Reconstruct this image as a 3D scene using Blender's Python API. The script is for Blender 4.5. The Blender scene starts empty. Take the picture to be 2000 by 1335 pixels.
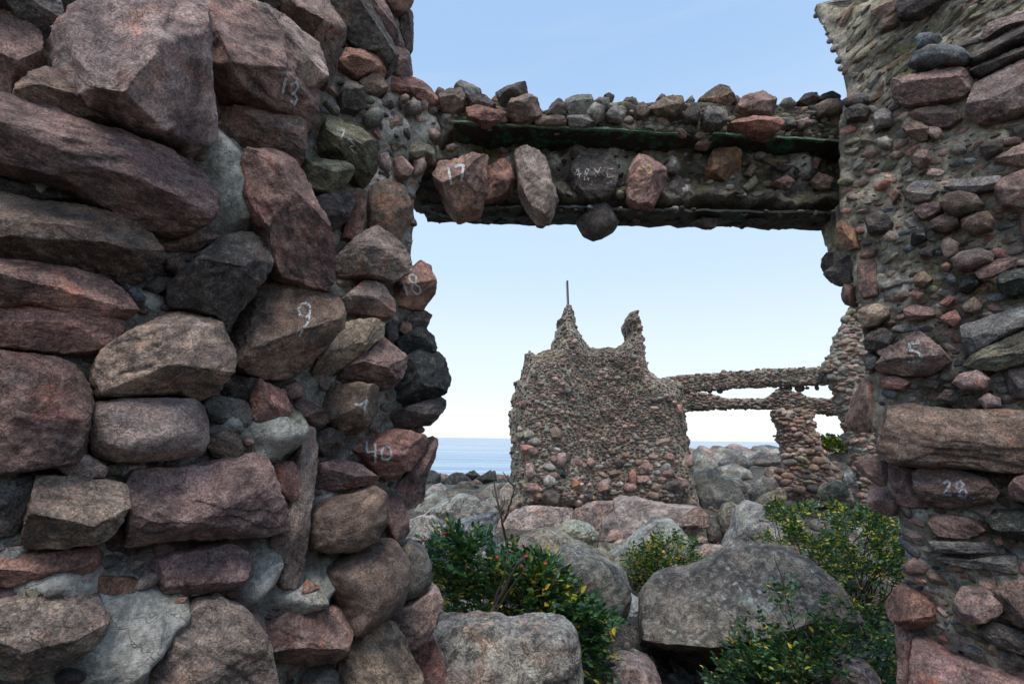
import bpy, bmesh, math, random
import numpy as np
from mathutils import Vector, Matrix, noise as mnoise
from mathutils.bvhtree import BVHTree

rng = np.random.default_rng(7)
random.seed(7)
sc = bpy.context.scene
COL = sc.collection

# ------------------------------------------------------------------ camera
F = 950.0 / 2000.0          # focal length over picture width
PITCH = math.radians(11.2)
ROLL = math.radians(0.8)
fwd = np.array([0, math.cos(PITCH), math.sin(PITCH)])
up0 = np.array([0, -math.sin(PITCH), math.cos(PITCH)])
rt0 = np.array([1.0, 0, 0])
rt = rt0 * math.cos(ROLL) + up0 * math.sin(ROLL)
up = up0 * math.cos(ROLL) - rt0 * math.sin(ROLL)
cd = bpy.data.cameras.new('camera')
cd.sensor_width = 36; cd.lens = 36 * F; cd.clip_start = 0.05; cd.clip_end = 40000
cam = bpy.data.objects.new('camera', cd); COL.objects.link(cam)
cam.matrix_world = Matrix([[rt[0], up[0], -fwd[0], 0], [rt[1], up[1], -fwd[1], 0], [rt[2], up[2], -fwd[2], 0], [0, 0, 0, 1]])
cd.dof.use_dof = True; cd.dof.focus_distance = 9.0; cd.dof.aperture_fstop = 11.0
sc.camera = cam

# ------------------------------------------------------------------ light
SUN_EL, SUN_AZ = math.radians(63), math.radians(188)     # azimuth clockwise from +Y (the view direction)
world = bpy.data.worlds.new('World'); sc.world = world; world.use_nodes = True
wn = world.node_tree; wn.nodes.clear()
wo = wn.nodes.new('ShaderNodeOutputWorld'); bg = wn.nodes.new('ShaderNodeBackground')
sky = wn.nodes.new('ShaderNodeTexSky'); sky.sky_type = 'NISHITA'; sky.sun_disc = False
sky.sun_elevation = SUN_EL; sky.sun_rotation = SUN_AZ
sky.air_density = 1.0; sky.dust_density = 0.6; sky.ozone_density = 1.3; sky.altitude = 0
bg.inputs['Strength'].default_value = 0.09
# the Nishita sky seen through a thin even veil of high cloud, paler towards the horizon all the way round
tcw = wn.nodes.new('ShaderNodeTexCoord'); sp_ = wn.nodes.new('ShaderNodeSeparateXYZ'); wn.links.new(tcw.outputs['Generated'], sp_.inputs[0])
rmp = wn.nodes.new('ShaderNodeValToRGB'); cr = rmp.color_ramp; cr.interpolation = 'EASE'
cr.elements[0].position = 0.0; cr.elements[0].color = (.84, .86, .88, 1); cr.elements[1].position = 1.0; cr.elements[1].color = (.26, .44, .72, 1)
for p_, c_ in ((.12, (.75, .83, .89, 1)), (.38, (.57, .73, .90, 1)), (.70, (.36, .55, .83, 1))):
    e_ = cr.elements.new(p_); e_.color = c_
wn.links.new(sp_.outputs[2], rmp.inputs[0])
sc_ = wn.nodes.new('ShaderNodeVectorMath'); sc_.operation = 'SCALE'; sc_.inputs['Scale'].default_value = 1 / 0.15; wn.links.new(rmp.outputs[0], sc_.inputs[0])
mpw = wn.nodes.new('ShaderNodeMapping'); mpw.inputs['Scale'].default_value = (1.2, 1.2, 7); wn.links.new(tcw.outputs['Generated'], mpw.inputs[0])
nzw = wn.nodes.new('ShaderNodeTexNoise'); nzw.inputs['Scale'].default_value = 1.6; nzw.inputs['Detail'].default_value = 7; nzw.inputs['Distortion'].default_value = .5; wn.links.new(mpw.outputs[0], nzw.inputs['Vector'])
mrw = wn.nodes.new('ShaderNodeMapRange'); mrw.inputs[1].default_value = .5; mrw.inputs[2].default_value = .78; mrw.inputs[4].default_value = .30; wn.links.new(nzw.outputs['Fac'], mrw.inputs[0])
mc = wn.nodes.new('ShaderNodeMix'); mc.data_type = 'RGBA'; wn.links.new(mrw.outputs[0], mc.inputs[0]); wn.links.new(sc_.outputs[0], mc.inputs[6]); mc.inputs[7].default_value = (4.6, 4.9, 5.2, 1)
mv = wn.nodes.new('ShaderNodeMix'); mv.data_type = 'RGBA'; mv.inputs[0].default_value = 0.80
wn.links.new(sky.outputs[0], mv.inputs[6]); wn.links.new(mc.outputs[2], mv.inputs[7]); wn.links.new(mv.outputs[2], bg.inputs[0]); wn.links.new(bg.outputs[0], wo.inputs[0])
sl = bpy.data.lights.new('sun', 'SUN'); sl.energy = 1.5; sl.angle = math.radians(26); sl.color = (1, 0.93, 0.84)
sun = bpy.data.objects.new('sun', sl); COL.objects.link(sun)
sdir = Vector((math.sin(SUN_AZ) * math.cos(SUN_EL), math.cos(SUN_AZ) * math.cos(SUN_EL), math.sin(SUN_EL)))
sun.rotation_euler = (-sdir).to_track_quat('-Z', 'Y').to_euler()
sun.location = (-10, -10, 20)
sc.view_settings.view_transform = 'Standard'; sc.view_settings.look = 'None'
sc.view_settings.gamma = 1; sc.view_settings.use_curve_mapping = False
sc.view_settings.exposure = 1.06
sc.cycles.use_denoising = True
sc.cycles.max_bounces = 6; sc.cycles.diffuse_bounces = 3; sc.cycles.transparent_max_bounces = 8

# ------------------------------------------------------------------ numeric helpers
perm = np.random.default_rng(3).permutation(256); perm = np.concatenate([perm, perm, perm])
vals = np.random.default_rng(4).random(256) * 2 - 1
def vnoise(p):
    p = np.asarray(p, float)
    i = np.floor(p).astype(int); f = p - i; f = f * f * (3 - 2 * f); i &= 255
    x, y, z = i[:, 0], i[:, 1], i[:, 2]
    def h(a, b, c): return vals[perm[perm[perm[(x + a) & 255] + ((y + b) & 255)] + ((z + c) & 255)]]
    u, v, w = f[:, 0], f[:, 1], f[:, 2]
    a = h(0,0,0)*(1-u)+h(1,0,0)*u; b = h(0,1,0)*(1-u)+h(1,1,0)*u
    c = h(0,0,1)*(1-u)+h(1,0,1)*u; d = h(0,1,1)*(1-u)+h(1,1,1)*u
    return (a*(1-v)+b*v)*(1-w)+(c*(1-v)+d*v)*w
def fbm(p, octv=4, gain=0.5):
    p = np.asarray(p, float); s = 0; a = 1.0
    for k in range(octv):
        s = s + a * vnoise(p + 17.3 * k); p = p * 2.03; a *= gain
    return s
def sstep(x, a, b):
    t = np.clip((x - a) / (b - a), 0, 1); return t * t * (3 - 2 * t)
def ray(px, py):
    u = (px - 1000.0) / 950.0; v = (667.5 - py) / 950.0
    return fwd + u * rt + v * up
def nrm(v): return v / np.linalg.norm(v)
class Surf:
    """an upright surface: depth as a function of plan slope x/y"""
    def __init__(s, tab): s.S = np.array([t[0] for t in tab], float); s.Y = np.array([t[1] for t in tab], float)
    def y(s, sl): return np.interp(sl, s.S, s.Y)
    def at(s, px, py):
        d = ray(px, py); sl = d[0] / d[1]; y = s.y(sl); return np.array([sl * y, y, d[2] / d[1] * y])
    def normal(s, sl):
        e = 0.03; a = s.y(sl - e); b = s.y(sl + e)
        t = np.array([(sl + e) * b - (sl - e) * a, b - a, 0]); n = np.array([t[1], -t[0], 0]); return n / np.linalg.norm(n)
LEFT = Surf([(-1.5, 1.22), (-1.05, 1.36), (-0.8, 1.58), (-0.5, 2.0), (-0.3, 2.42), (-0.19, 2.75), (-0.1, 2.95), (0.2, 3.1)])
RIGHT = Surf([(0.60, 3.25), (0.69, 3.05), (0.735, 2.62), (0.9, 2.36), (1.05, 2.16), (1.4, 1.86)])
def plane(D): return Surf([(-3, D), (3, D)])
def inpoly(P, poly):
    x, y = P[:, 0], P[:, 1]; r = np.zeros(len(P), bool); n = len(poly)
    for i in range(n):
        x0, y0 = poly[i]; x1, y1 = poly[(i + 1) % n]
        if y0 == y1: continue
        c = ((y0 > y) != (y1 > y)); r ^= c & (x < (x1 - x0) * (y - y0) / (y1 - y0) + x0)
    return r
def dens(poly, step):
    out = []; n = len(poly)
    for i in range(n):
        a = np.array(poly[i], float); b = np.array(poly[(i + 1) % n], float)
        k = max(1, int(np.ceil(np.linalg.norm(b - a) / step)))
        for j in range(k): out.append(a + (b - a) * j / k)
    return np.array(out)
def P(s): return [tuple(float(c) for c in t.split(',')) for t in s.split()]

# ------------------------------------------------------------------ object helpers
def mesh_np(name, V, Fq, smooth=True):
    """V (n,3), Fq: (m,3) or (m,4) int array, or a list of such arrays"""
    if not isinstance(Fq, list): Fq = [Fq]
    Fq = [np.asarray(f, np.int32) for f in Fq if len(f)]
    me = bpy.data.meshes.new(name)
    me.vertices.add(len(V)); me.vertices.foreach_set('co', np.asarray(V, np.float32).ravel())
    nl = sum(f.size for f in Fq); npoly = sum(len(f) for f in Fq)
    me.loops.add(nl); me.polygons.add(npoly)
    me.loops.foreach_set('vertex_index', np.concatenate([f.ravel() for f in Fq]))
    tot = np.concatenate([np.full(len(f), f.shape[1], np.int32) for f in Fq])
    st = np.concatenate([[0], np.cumsum(tot)[:-1]]).astype(np.int32)
    me.polygons.foreach_set('loop_start', st)
    me.polygons.foreach_set('use_smooth', np.full(npoly, smooth))
    me.update(calc_edges=True); me.validate()
    return me
def link(name, me, mat=None, parent=None, M=None, color=None, kind=None):
    o = bpy.data.objects.new(name, me); COL.objects.link(o)
    if mat is not None and not me.materials: me.materials.append(mat)
    M = M if M is not None else Matrix.Identity(4)
    if parent is not None:
        o.parent = parent; o.matrix_local = WORLD(parent).inverted() @ M
    else: o.matrix_world = M
    WM[o.name] = M.copy()
    if color is not None: o.color = color
    if kind: o['kind'] = kind
    return o
WM = {}
def WORLD(o): return WM.get(o.name, Matrix.Identity(4))
def tag(o, label=None, cat=None, group=None, kind=None):
    if label: o['label'] = label
    if cat: o['category'] = cat
    if group: o['group'] = group
    if kind: o['kind'] = kind
    return o
def empty(name, loc, label, cat, group=None):
    o = bpy.data.objects.new(name, None); COL.objects.link(o); o.location = loc; o.empty_display_size = 0.2
    WM[o.name] = Matrix.Translation(Vector(loc)); return tag(o, label, cat, group)

# ------------------------------------------------------------------ materials
def nt(name):
    m = bpy.data.materials.new(name); m.use_nodes = True; t = m.node_tree; t.nodes.clear()
    o = t.nodes.new('ShaderNodeOutputMaterial'); b = t.nodes.new('ShaderNodeBsdfPrincipled'); t.links.new(b.outputs[0], o.inputs[0])
    return m, t, b, o
class NB:
    def __init__(s, t): s.t = t
    def n(s, ty, **k):
        x = s.t.nodes.new(ty)
        for a, b in k.items(): setattr(x, a, b)
        return x
    def l(s, a, b): s.t.links.new(a, b)
    def noise(s, vec, scale, detail=6, rough=0.55, dist=0.0):
        x = s.n('ShaderNodeTexNoise'); x.inputs['Scale'].default_value = scale; x.inputs['Detail'].default_value = detail
        x.inputs['Roughness'].default_value = rough; x.inputs['Distortion'].default_value = dist; s.l(vec, x.inputs['Vector']); return x.outputs['Fac']
    def mapr(s, v, a, b, c=0.0, d=1.0, smooth=True):
        x = s.n('ShaderNodeMapRange'); x.interpolation_type = 'SMOOTHSTEP' if smooth else 'LINEAR'
        for i, q in enumerate((a, b, c, d)): x.inputs[i + 1].default_value = q
        s.l(v, x.inputs[0]); return x.outputs[0]
    def math(s, op, a, b=None):
        x = s.n('ShaderNodeMath', operation=op)
        for i, q in enumerate((a, b)):
            if q is None: continue
            if isinstance(q, (int, float)): x.inputs[i].default_value = q
            else: s.l(q, x.inputs[i])
        return x.outputs[0]
    def mix(s, fac, a, b, mode='MIX'):
        x = s.n('ShaderNodeMix', data_type='RGBA', blend_type=mode)
        for i, q in ((0, fac), (6, a), (7, b)):
            if isinstance(q, (int, float)): x.inputs[i].default_value = q
            elif isinstance(q, tuple): x.inputs[i].default_value = (q + (1,))[:4]
            else: s.l(q, x.inputs[i])
        return x.outputs[2]
    def vscale(s, vec, v):
        x = s.n('ShaderNodeVectorMath', operation='MULTIPLY'); x.inputs[1].default_value = v; s.l(vec, x.inputs[0]); return x.outputs[0]
    def vadd(s, a, b):
        x = s.n('ShaderNodeVectorMath', operation='ADD'); s.l(a, x.inputs[0]); s.l(b, x.inputs[1]); return x.outputs[0]

def rock_material(name, base='object', coord='object', lichen='alpha', grain=1.0, lich_col=(0.50, 0.53, 0.50), fine=1.0, rough=0.82, bump=1.0, mottle=0.0):
    m, t, b, o = nt(name); N = NB(t)
    info = N.n('ShaderNodeObjectInfo'); geo = N.n('ShaderNodeNewGeometry'); tc = N.n('ShaderNodeTexCoord')
    if base == 'object': c0 = info.outputs['Color']; al = info.outputs['Alpha']
    else:
        at = N.n('ShaderNodeAttribute', attribute_name='Col'); c0 = at.outputs['Color']; al = at.outputs['Alpha']
    off = N.n('ShaderNodeCombineXYZ'); N.l(N.math('MULTIPLY', info.outputs['Random'], 37.0), off.inputs[0]); N.l(N.math('MULTIPLY', info.outputs['Random'], 91.0), off.inputs[2])
    vec = N.vadd(tc.outputs['Object'] if coord == 'object' else geo.outputs['Position'], off.outputs[0])
    rnd = info.outputs['Random'] if base == 'object' else N.math('ADD', N.noise(vec, 7.0, 1), 0.0)
    r2 = N.math('FRACT', N.math('MULTIPLY', rnd, 7.31)); r3 = N.math('FRACT', N.math('MULTIPLY', rnd, 13.7)); r4 = N.math('FRACT', N.math('MULTIPLY', rnd, 29.3))
    mv_ = N.n('ShaderNodeMix', data_type='VECTOR'); N.l(N.mapr(r2, .55, 1.3), mv_.inputs[0]); N.l(vec, mv_.inputs[4]); N.l(N.vscale(vec, (.8, 3.6, 2.2)), mv_.inputs[5]); strat = mv_.outputs[1]
    n_big = N.noise(vec, 5.0 * fine, 5, 0.6, 0.4); n_mid = N.noise(strat, 11.0 * fine, 8, 0.68, 0.9)
    n_fine = N.noise(vec, 130.0 * fine, 4, 0.75); n_sp = N.noise(vec, 210.0 * fine, 2, 0.6); n_hue = N.noise(vec, 9.0 * fine, 3, 0.5, 1.0)
    c = N.mix(N.mapr(n_big, 0.36, 0.64, 0.0, 1.0), (0.66, 0.65, 0.67), (1.36, 1.34, 1.3), 'MIX'); c = N.mix(1.0, c0, c, 'MULTIPLY')
    c = N.mix(1.0, c, N.mix(N.mapr(n_mid, 0.34, 0.68, 0, 1), (0.55, 0.55, 0.57), (1.5, 1.47, 1.42)), 'MULTIPLY')
    # rusty and grey-blue patches of mineral
    c = N.mix(N.math('MULTIPLY', N.mapr(n_hue, 0.55, 0.66, 0, 0.8), r3), c, N.mix(1.0, c, (1.35, 0.92, 0.75), 'MULTIPLY'))
    c = N.mix(N.mapr(n_hue, 0.42, 0.30, 0, 0.6), c, N.mix(0.5, c, (0.13, 0.14, 0.15)))
    # grains
    c = N.mix(N.math('MULTIPLY', N.mapr(n_fine, 0.40, 0.62, 0, 1), 1.0), N.mix(1.0, c, (0.62, 0.62, 0.64), 'MULTIPLY'), N.mix(1.0, c, (1.28, 1.28, 1.28), 'MULTIPLY'))
    c = N.mix(N.math('MULTIPLY', N.mapr(n_sp, 0.60, 0.66, 0, 1), N.math('MULTIPLY', r4, 0.7 * grain)), c, (0.42, 0.36, 0.33))
    c = N.mix(N.math('MULTIPLY', N.mapr(n_sp, 0.42, 0.35, 0, 1), N.math('MULTIPLY', r4, 1.2 * grain)), c, (0.03, 0.03, 0.033))
    if mottle:
        nm = N.noise(vec, 26.0 * fine, 7, 0.78, 0.6); c = N.mix(N.mapr(nm, 0.50, 0.44, 0, mottle), c, N.mix(N.mapr(r3, -.5, .8), c, N.mix(1.0, c, (.30, .31, .33), 'MULTIPLY'))); c = N.mix(N.mapr(nm, 0.53, 0.62, 0, mottle), c, N.mix(0.6, c, (.52, .48, .44)))
    # lichen crusts: on what faces the sky first
    sep = N.n('ShaderNodeSeparateXYZ'); N.l(geo.outputs['Normal'], sep.inputs[0])
    upw = N.mapr(sep.outputs[2], -0.2, 0.7, 0.0, 1.0)
    vor = N.n('ShaderNodeTexVoronoi', feature='F1'); vor.inputs['Scale'].default_value = 22 * fine; N.l(N.vadd(vec, N.vscale(N.noise_color(vec, 14.0 * fine), (0.12, 0.12, 0.12))), vor.inputs['Vector'])
    spots = N.mapr(N.math('ADD', vor.outputs['Distance'], N.math('MULTIPLY', N.noise(vec, 40 * fine, 4, .7), .5)), 0.50, 0.42, 0, 1)
    n_l = N.noise(vec, 3.2 * fine, 6, 0.65, 0.3)
    amt = N.math('MULTIPLY', al, upw)
    th = N.math('SUBTRACT', 0.72, N.math('MULTIPLY', amt, 0.24))
    patch = N.mapr(N.math('SUBTRACT', n_l, th), 0.0, 0.06, 0, 1)
    ncr = N.noise(vec, 48 * fine, 5, 0.8)
    lic = N.math('MAXIMUM', N.math('MULTIPLY', patch, N.mapr(ncr, 0.42, 0.56, 0.15, 1)), N.math('MULTIPLY', spots, N.math('MULTIPLY', N.mapr(n_l, 0.44, 0.54, 0, 1), N.mapr(amt, 0.12, 0.5, 0, 1))))
    c = N.mix(N.math('MULTIPLY', lic, 0.85), c, N.mix(N.mapr(n_hue, 0.4, 0.6, 0, 1), lich_col, (0.33, 0.35, 0.26)))
    # a thin green-black film in the damp parts
    c = N.mix(N.math('MULTIPLY', N.mapr(N.noise(vec, 4.1 * fine, 5, 0.6), 0.52, 0.68, 0, 0.5), al), c, N.mix(0.6, c, (0.07, 0.085, 0.04)))
    N.l(c, b.inputs['Base Color'])
    rr = N.mapr(n_mid, 0.3, 0.7, rough - 0.12, rough + 0.1); N.l(rr, b.inputs['Roughness'])
    b.inputs['Specular IOR Level'].default_value = 0.35
    h = N.math('ADD', N.math('MULTIPLY', n_mid, N.mapr(r4, 0, 1, .28, .60)), N.math('MULTIPLY', n_fine, 0.20))
    h = N.math('ADD', h, N.math('MULTIPLY', lic, 0.06))
    vc = N.n('ShaderNodeTexVoronoi', feature='DISTANCE_TO_EDGE'); vc.inputs['Scale'].default_value = 7 * fine
    N.l(N.vadd(strat, N.vscale(N.noise_color(vec, 9.0 * fine), (0.5, 0.5, 0.5))), vc.inputs['Vector'])
    h = N.math('ADD', h, N.math('MULTIPLY', N.mapr(vc.outputs['Distance'], 0.0, 0.02, -1, 0), 0.10))
    bp = N.n('ShaderNodeBump'); bp.inputs['Strength'].default_value = 1.0 * bump; bp.inputs['Distance'].default_value = 0.040 / fine; N.l(h, bp.inputs['Height']); N.l(bp.outputs[0], b.inputs['Normal'])
    return m
def _nc(s, vec, scale):
    x = s.n('ShaderNodeTexNoise'); x.inputs['Scale'].default_value = scale; x.inputs['Detail'].default_value = 3; s.l(vec, x.inputs['Vector']); return x.outputs['Color']
NB.noise_color = _nc

def mortar_material(name, dark=(0.17, 0.155, 0.13), light=(0.40, 0.385, 0.345), moss=0.5, fine=1.0):
    m, t, b, o = nt(name); N = NB(t); geo = N.n('ShaderNodeNewGeometry'); vec = geo.outputs['Position']
    at = N.n('ShaderNodeAttribute', attribute_name='Fresh')
    n1 = N.noise(vec, 6 * fine, 7, 0.65, 0.3); n2 = N.noise(vec, 45 * fine, 6, 0.75); n3 = N.noise(vec, 170 * fine, 3, 0.7); n4 = N.noise(vec, 3.1 * fine, 5, 0.6)
    c = N.mix(N.mapr(n1, 0.35, 0.65), dark, light)
    c = N.mix(N.math('MULTIPLY', at.outputs['Fac'], 0.85), c, (0.52, 0.51, 0.47))
    c = N.mix(N.mapr(n2, 0.38, 0.64, 0, 1), N.mix(1.0, c, (0.62, 0.62, 0.62), 'MULTIPLY'), N.mix(1.0, c, (1.2, 1.2, 1.2), 'MULTIPLY'))
    c = N.mix(N.mapr(n3, 0.62, 0.68, 0, 0.6), c, (0.32, 0.26, 0.23)); c = N.mix(N.mapr(n3, 0.38, 0.32, 0, 0.6), c, (0.05, 0.05, 0.05))
    sep = N.n('ShaderNodeSeparateXYZ'); N.l(geo.outputs['Normal'], sep.inputs[0])
    mo = N.math('MULTIPLY', N.mapr(N.math('ADD', N.math('MULTIPLY', n4, 1.0), N.math('MULTIPLY', sep.outputs[2], 0.10)), 0.56, 0.70, 0, 1), moss)
    c = N.mix(mo, c, N.mix(N.mapr(n2, 0.4, 0.6), (0.10, 0.11, 0.035), (0.26, 0.22, 0.05)))
    N.l(c, b.inputs['Base Color']); b.inputs['Roughness'].default_value = 0.95; b.inputs['Specular IOR Level'].default_value = 0.2
    vc = N.n('ShaderNodeTexVoronoi', feature='DISTANCE_TO_EDGE'); vc.inputs['Scale'].default_value = 7 * fine
    N.l(N.vadd(vec, N.vscale(N.noise_color(vec, 9.0 * fine), (0.35, 0.35, 0.35))), vc.inputs['Vector'])
    h = N.math('ADD', N.math('MULTIPLY', n2, 0.5), N.math('MULTIPLY', n3, 0.12)); h = N.math('ADD', h, N.math('MULTIPLY', N.mapr(vc.outputs['Distance'], 0, 0.025, -1, 0), 0.22))
    bp = N.n('ShaderNodeBump'); bp.inputs['Strength'].default_value = 0.9; bp.inputs['Distance'].default_value = 0.03 / fine; N.l(h, bp.inputs['Height']); N.l(bp.outputs[0], b.inputs['Normal'])
    return m
def simple(name, col, rough=0.6, metal=0.0, noise_amt=0.25, scale=40, col2=None, thr=(0.5, 0.6), bump=0.3):
    m, t, b, o = nt(name); N = NB(t); geo = N.n('ShaderNodeNewGeometry'); n = N.noise(geo.outputs['Position'], scale, 6, 0.65)
    c = N.mix(N.mapr(n, 0.3, 0.7), tuple(x * (1 - noise_amt) for x in col), tuple(x * (1 + noise_amt) for x in col))
    if col2: c = N.mix(N.mapr(N.noise(geo.outputs['Position'], scale * 0.3, 6, 0.7), *thr), c, col2)
    N.l(c, b.inputs['Base Color']); b.inputs['Roughness'].default_value = rough; b.inputs['Metallic'].default_value = metal
    if bump:
        bp = N.n('ShaderNodeBump'); bp.inputs['Strength'].default_value = bump; bp.inputs['Distance'].default_value = 0.01; N.l(n, bp.inputs['Height']); N.l(bp.outputs[0], b.inputs['Normal'])
    return m
M_rock = rock_material('rock', grain=0.6, mottle=.35)
M_gran = rock_material('granite_boulder', grain=1.0, fine=0.6, bump=1.0, mottle=.8)
M_far = rock_material('far_boulder', grain=0.4, fine=0.3, mottle=.5)
M_peb = rock_material('pebble_rock', coord='world', grain=0.5, fine=1.3, bump=0.7)
M_col = rock_material('joined_rock', base='attr', coord='world', grain=0.3, fine=0.8)
M_mort = mortar_material('mortar')
M_mortR = mortar_material('mossy_mortar', dark=(0.19, 0.165, 0.125), light=(0.48, 0.435, 0.35), moss=0.85)
M_mortF = mortar_material('far_mortar', dark=(0.19, 0.165, 0.130), light=(0.40, 0.36, 0.295), moss=0.3, fine=0.4)
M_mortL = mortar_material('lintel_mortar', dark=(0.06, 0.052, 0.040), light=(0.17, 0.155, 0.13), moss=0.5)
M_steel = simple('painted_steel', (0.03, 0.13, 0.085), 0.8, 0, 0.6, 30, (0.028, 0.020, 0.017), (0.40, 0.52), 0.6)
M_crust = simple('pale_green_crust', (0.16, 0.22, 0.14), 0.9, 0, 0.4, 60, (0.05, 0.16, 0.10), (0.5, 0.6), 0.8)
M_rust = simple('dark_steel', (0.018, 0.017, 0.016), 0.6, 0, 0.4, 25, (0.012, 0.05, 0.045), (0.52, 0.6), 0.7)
M_post = simple('weathered_post', (0.06, 0.055, 0.05), 0.8)
def paint_material():
    m, t, b, o = nt('worn_white_paint'); N = NB(t); geo = N.n('ShaderNodeNewGeometry'); info = N.n('ShaderNodeObjectInfo')
    n = N.noise(geo.outputs['Position'], 90, 5, 0.75); N.l(info.outputs['Color'], b.inputs['Base Color']); b.inputs['Roughness'].default_value = 0.7
    tr = N.n('ShaderNodeBsdfTransparent'); mx = N.n('ShaderNodeMixShader')
    N.l(N.mapr(N.math('ADD', n, info.outputs['Alpha']), 0.43, 0.50), mx.inputs[0]); N.l(tr.outputs[0], mx.inputs[1]); N.l(b.outputs[0], mx.inputs[2]); N.l(mx.outputs[0], o.inputs[0]); return m
M_paint = paint_material()
def leaf_material():
    m, t, b, o = nt('leaf'); N = NB(t); at = N.n('ShaderNodeAttribute', attribute_name='Col'); N.l(at.outputs['Color'], b.inputs['Base Color'])
    b.inputs['Roughness'].default_value = 0.38; b.inputs['Specular IOR Level'].default_value = 0.5
    tl = N.n('ShaderNodeBsdfTranslucent'); N.l(N.mix(1.0, at.outputs['Color'], (1.3, 1.5, 0.6), 'MULTIPLY'), tl.inputs[0]); mx = N.n('ShaderNodeMixShader'); mx.inputs[0].default_value = 0.22
    N.l(b.outputs[0], mx.inputs[1]); N.l(tl.outputs[0], mx.inputs[2]); N.l(mx.outputs[0], o.inputs[0]); return m
M_leaf = leaf_material()
M_twig = simple('bark', (0.05, 0.035, 0.028), 0.8, 0, 0.3, 120)

# ------------------------------------------------------------------ shapes
_ico = {}
def ico(n):
    if n not in _ico:
        bm = bmesh.new(); bmesh.ops.create_icosphere(bm, subdivisions=n, radius=1.0)
        V = np.array([v.co[:] for v in bm.verts]); Fc = np.array([[v.index for v in f.verts] for f in bm.faces]); bm.free(); _ico[n] = (V / np.linalg.norm(V, axis=1)[:, None], Fc)
    return _ico[n]
def outline_radius(pts, th):
    a = np.arctan2(pts[:, 1], pts[:, 0]); r = np.hypot(pts[:, 0], pts[:, 1])
    nb = 144; bins = ((a + math.pi) / (2 * math.pi) * nb).astype(int) % nb
    R = np.full(nb, np.nan)
    for k in range(nb):
        m = bins == k
        if m.any(): R[k] = r[m].max()
    ok = ~np.isnan(R); c = (np.arange(nb) + 0.5) / nb * 2 * math.pi - math.pi
    R = np.interp(c, np.concatenate([c[ok] - 2*math.pi, c[ok], c[ok] + 2*math.pi]), np.tile(R[ok], 3))
    R = (np.roll(R, 1) + 6 * R + np.roll(R, -1)) / 8 * 1.02
    return np.interp(th, np.concatenate([c - 2*math.pi, c, c + 2*math.pi]), np.tile(R, 3))
KINDS = {  # planar exponent, height exponent, planes, low noise, ridge noise, fine noise
    'a': (8.0, 0, 4, 0.014, 0.034, 0.014),
    'b': (4.2, 0, 4, 0.040, 0.032, 0.014),
    'r': (2.5, 0, 1, 0.03, 0.0, 0.006),
    'd': (2.9, 0, 2, 0.06, 0.026, 0.014)}
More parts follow.
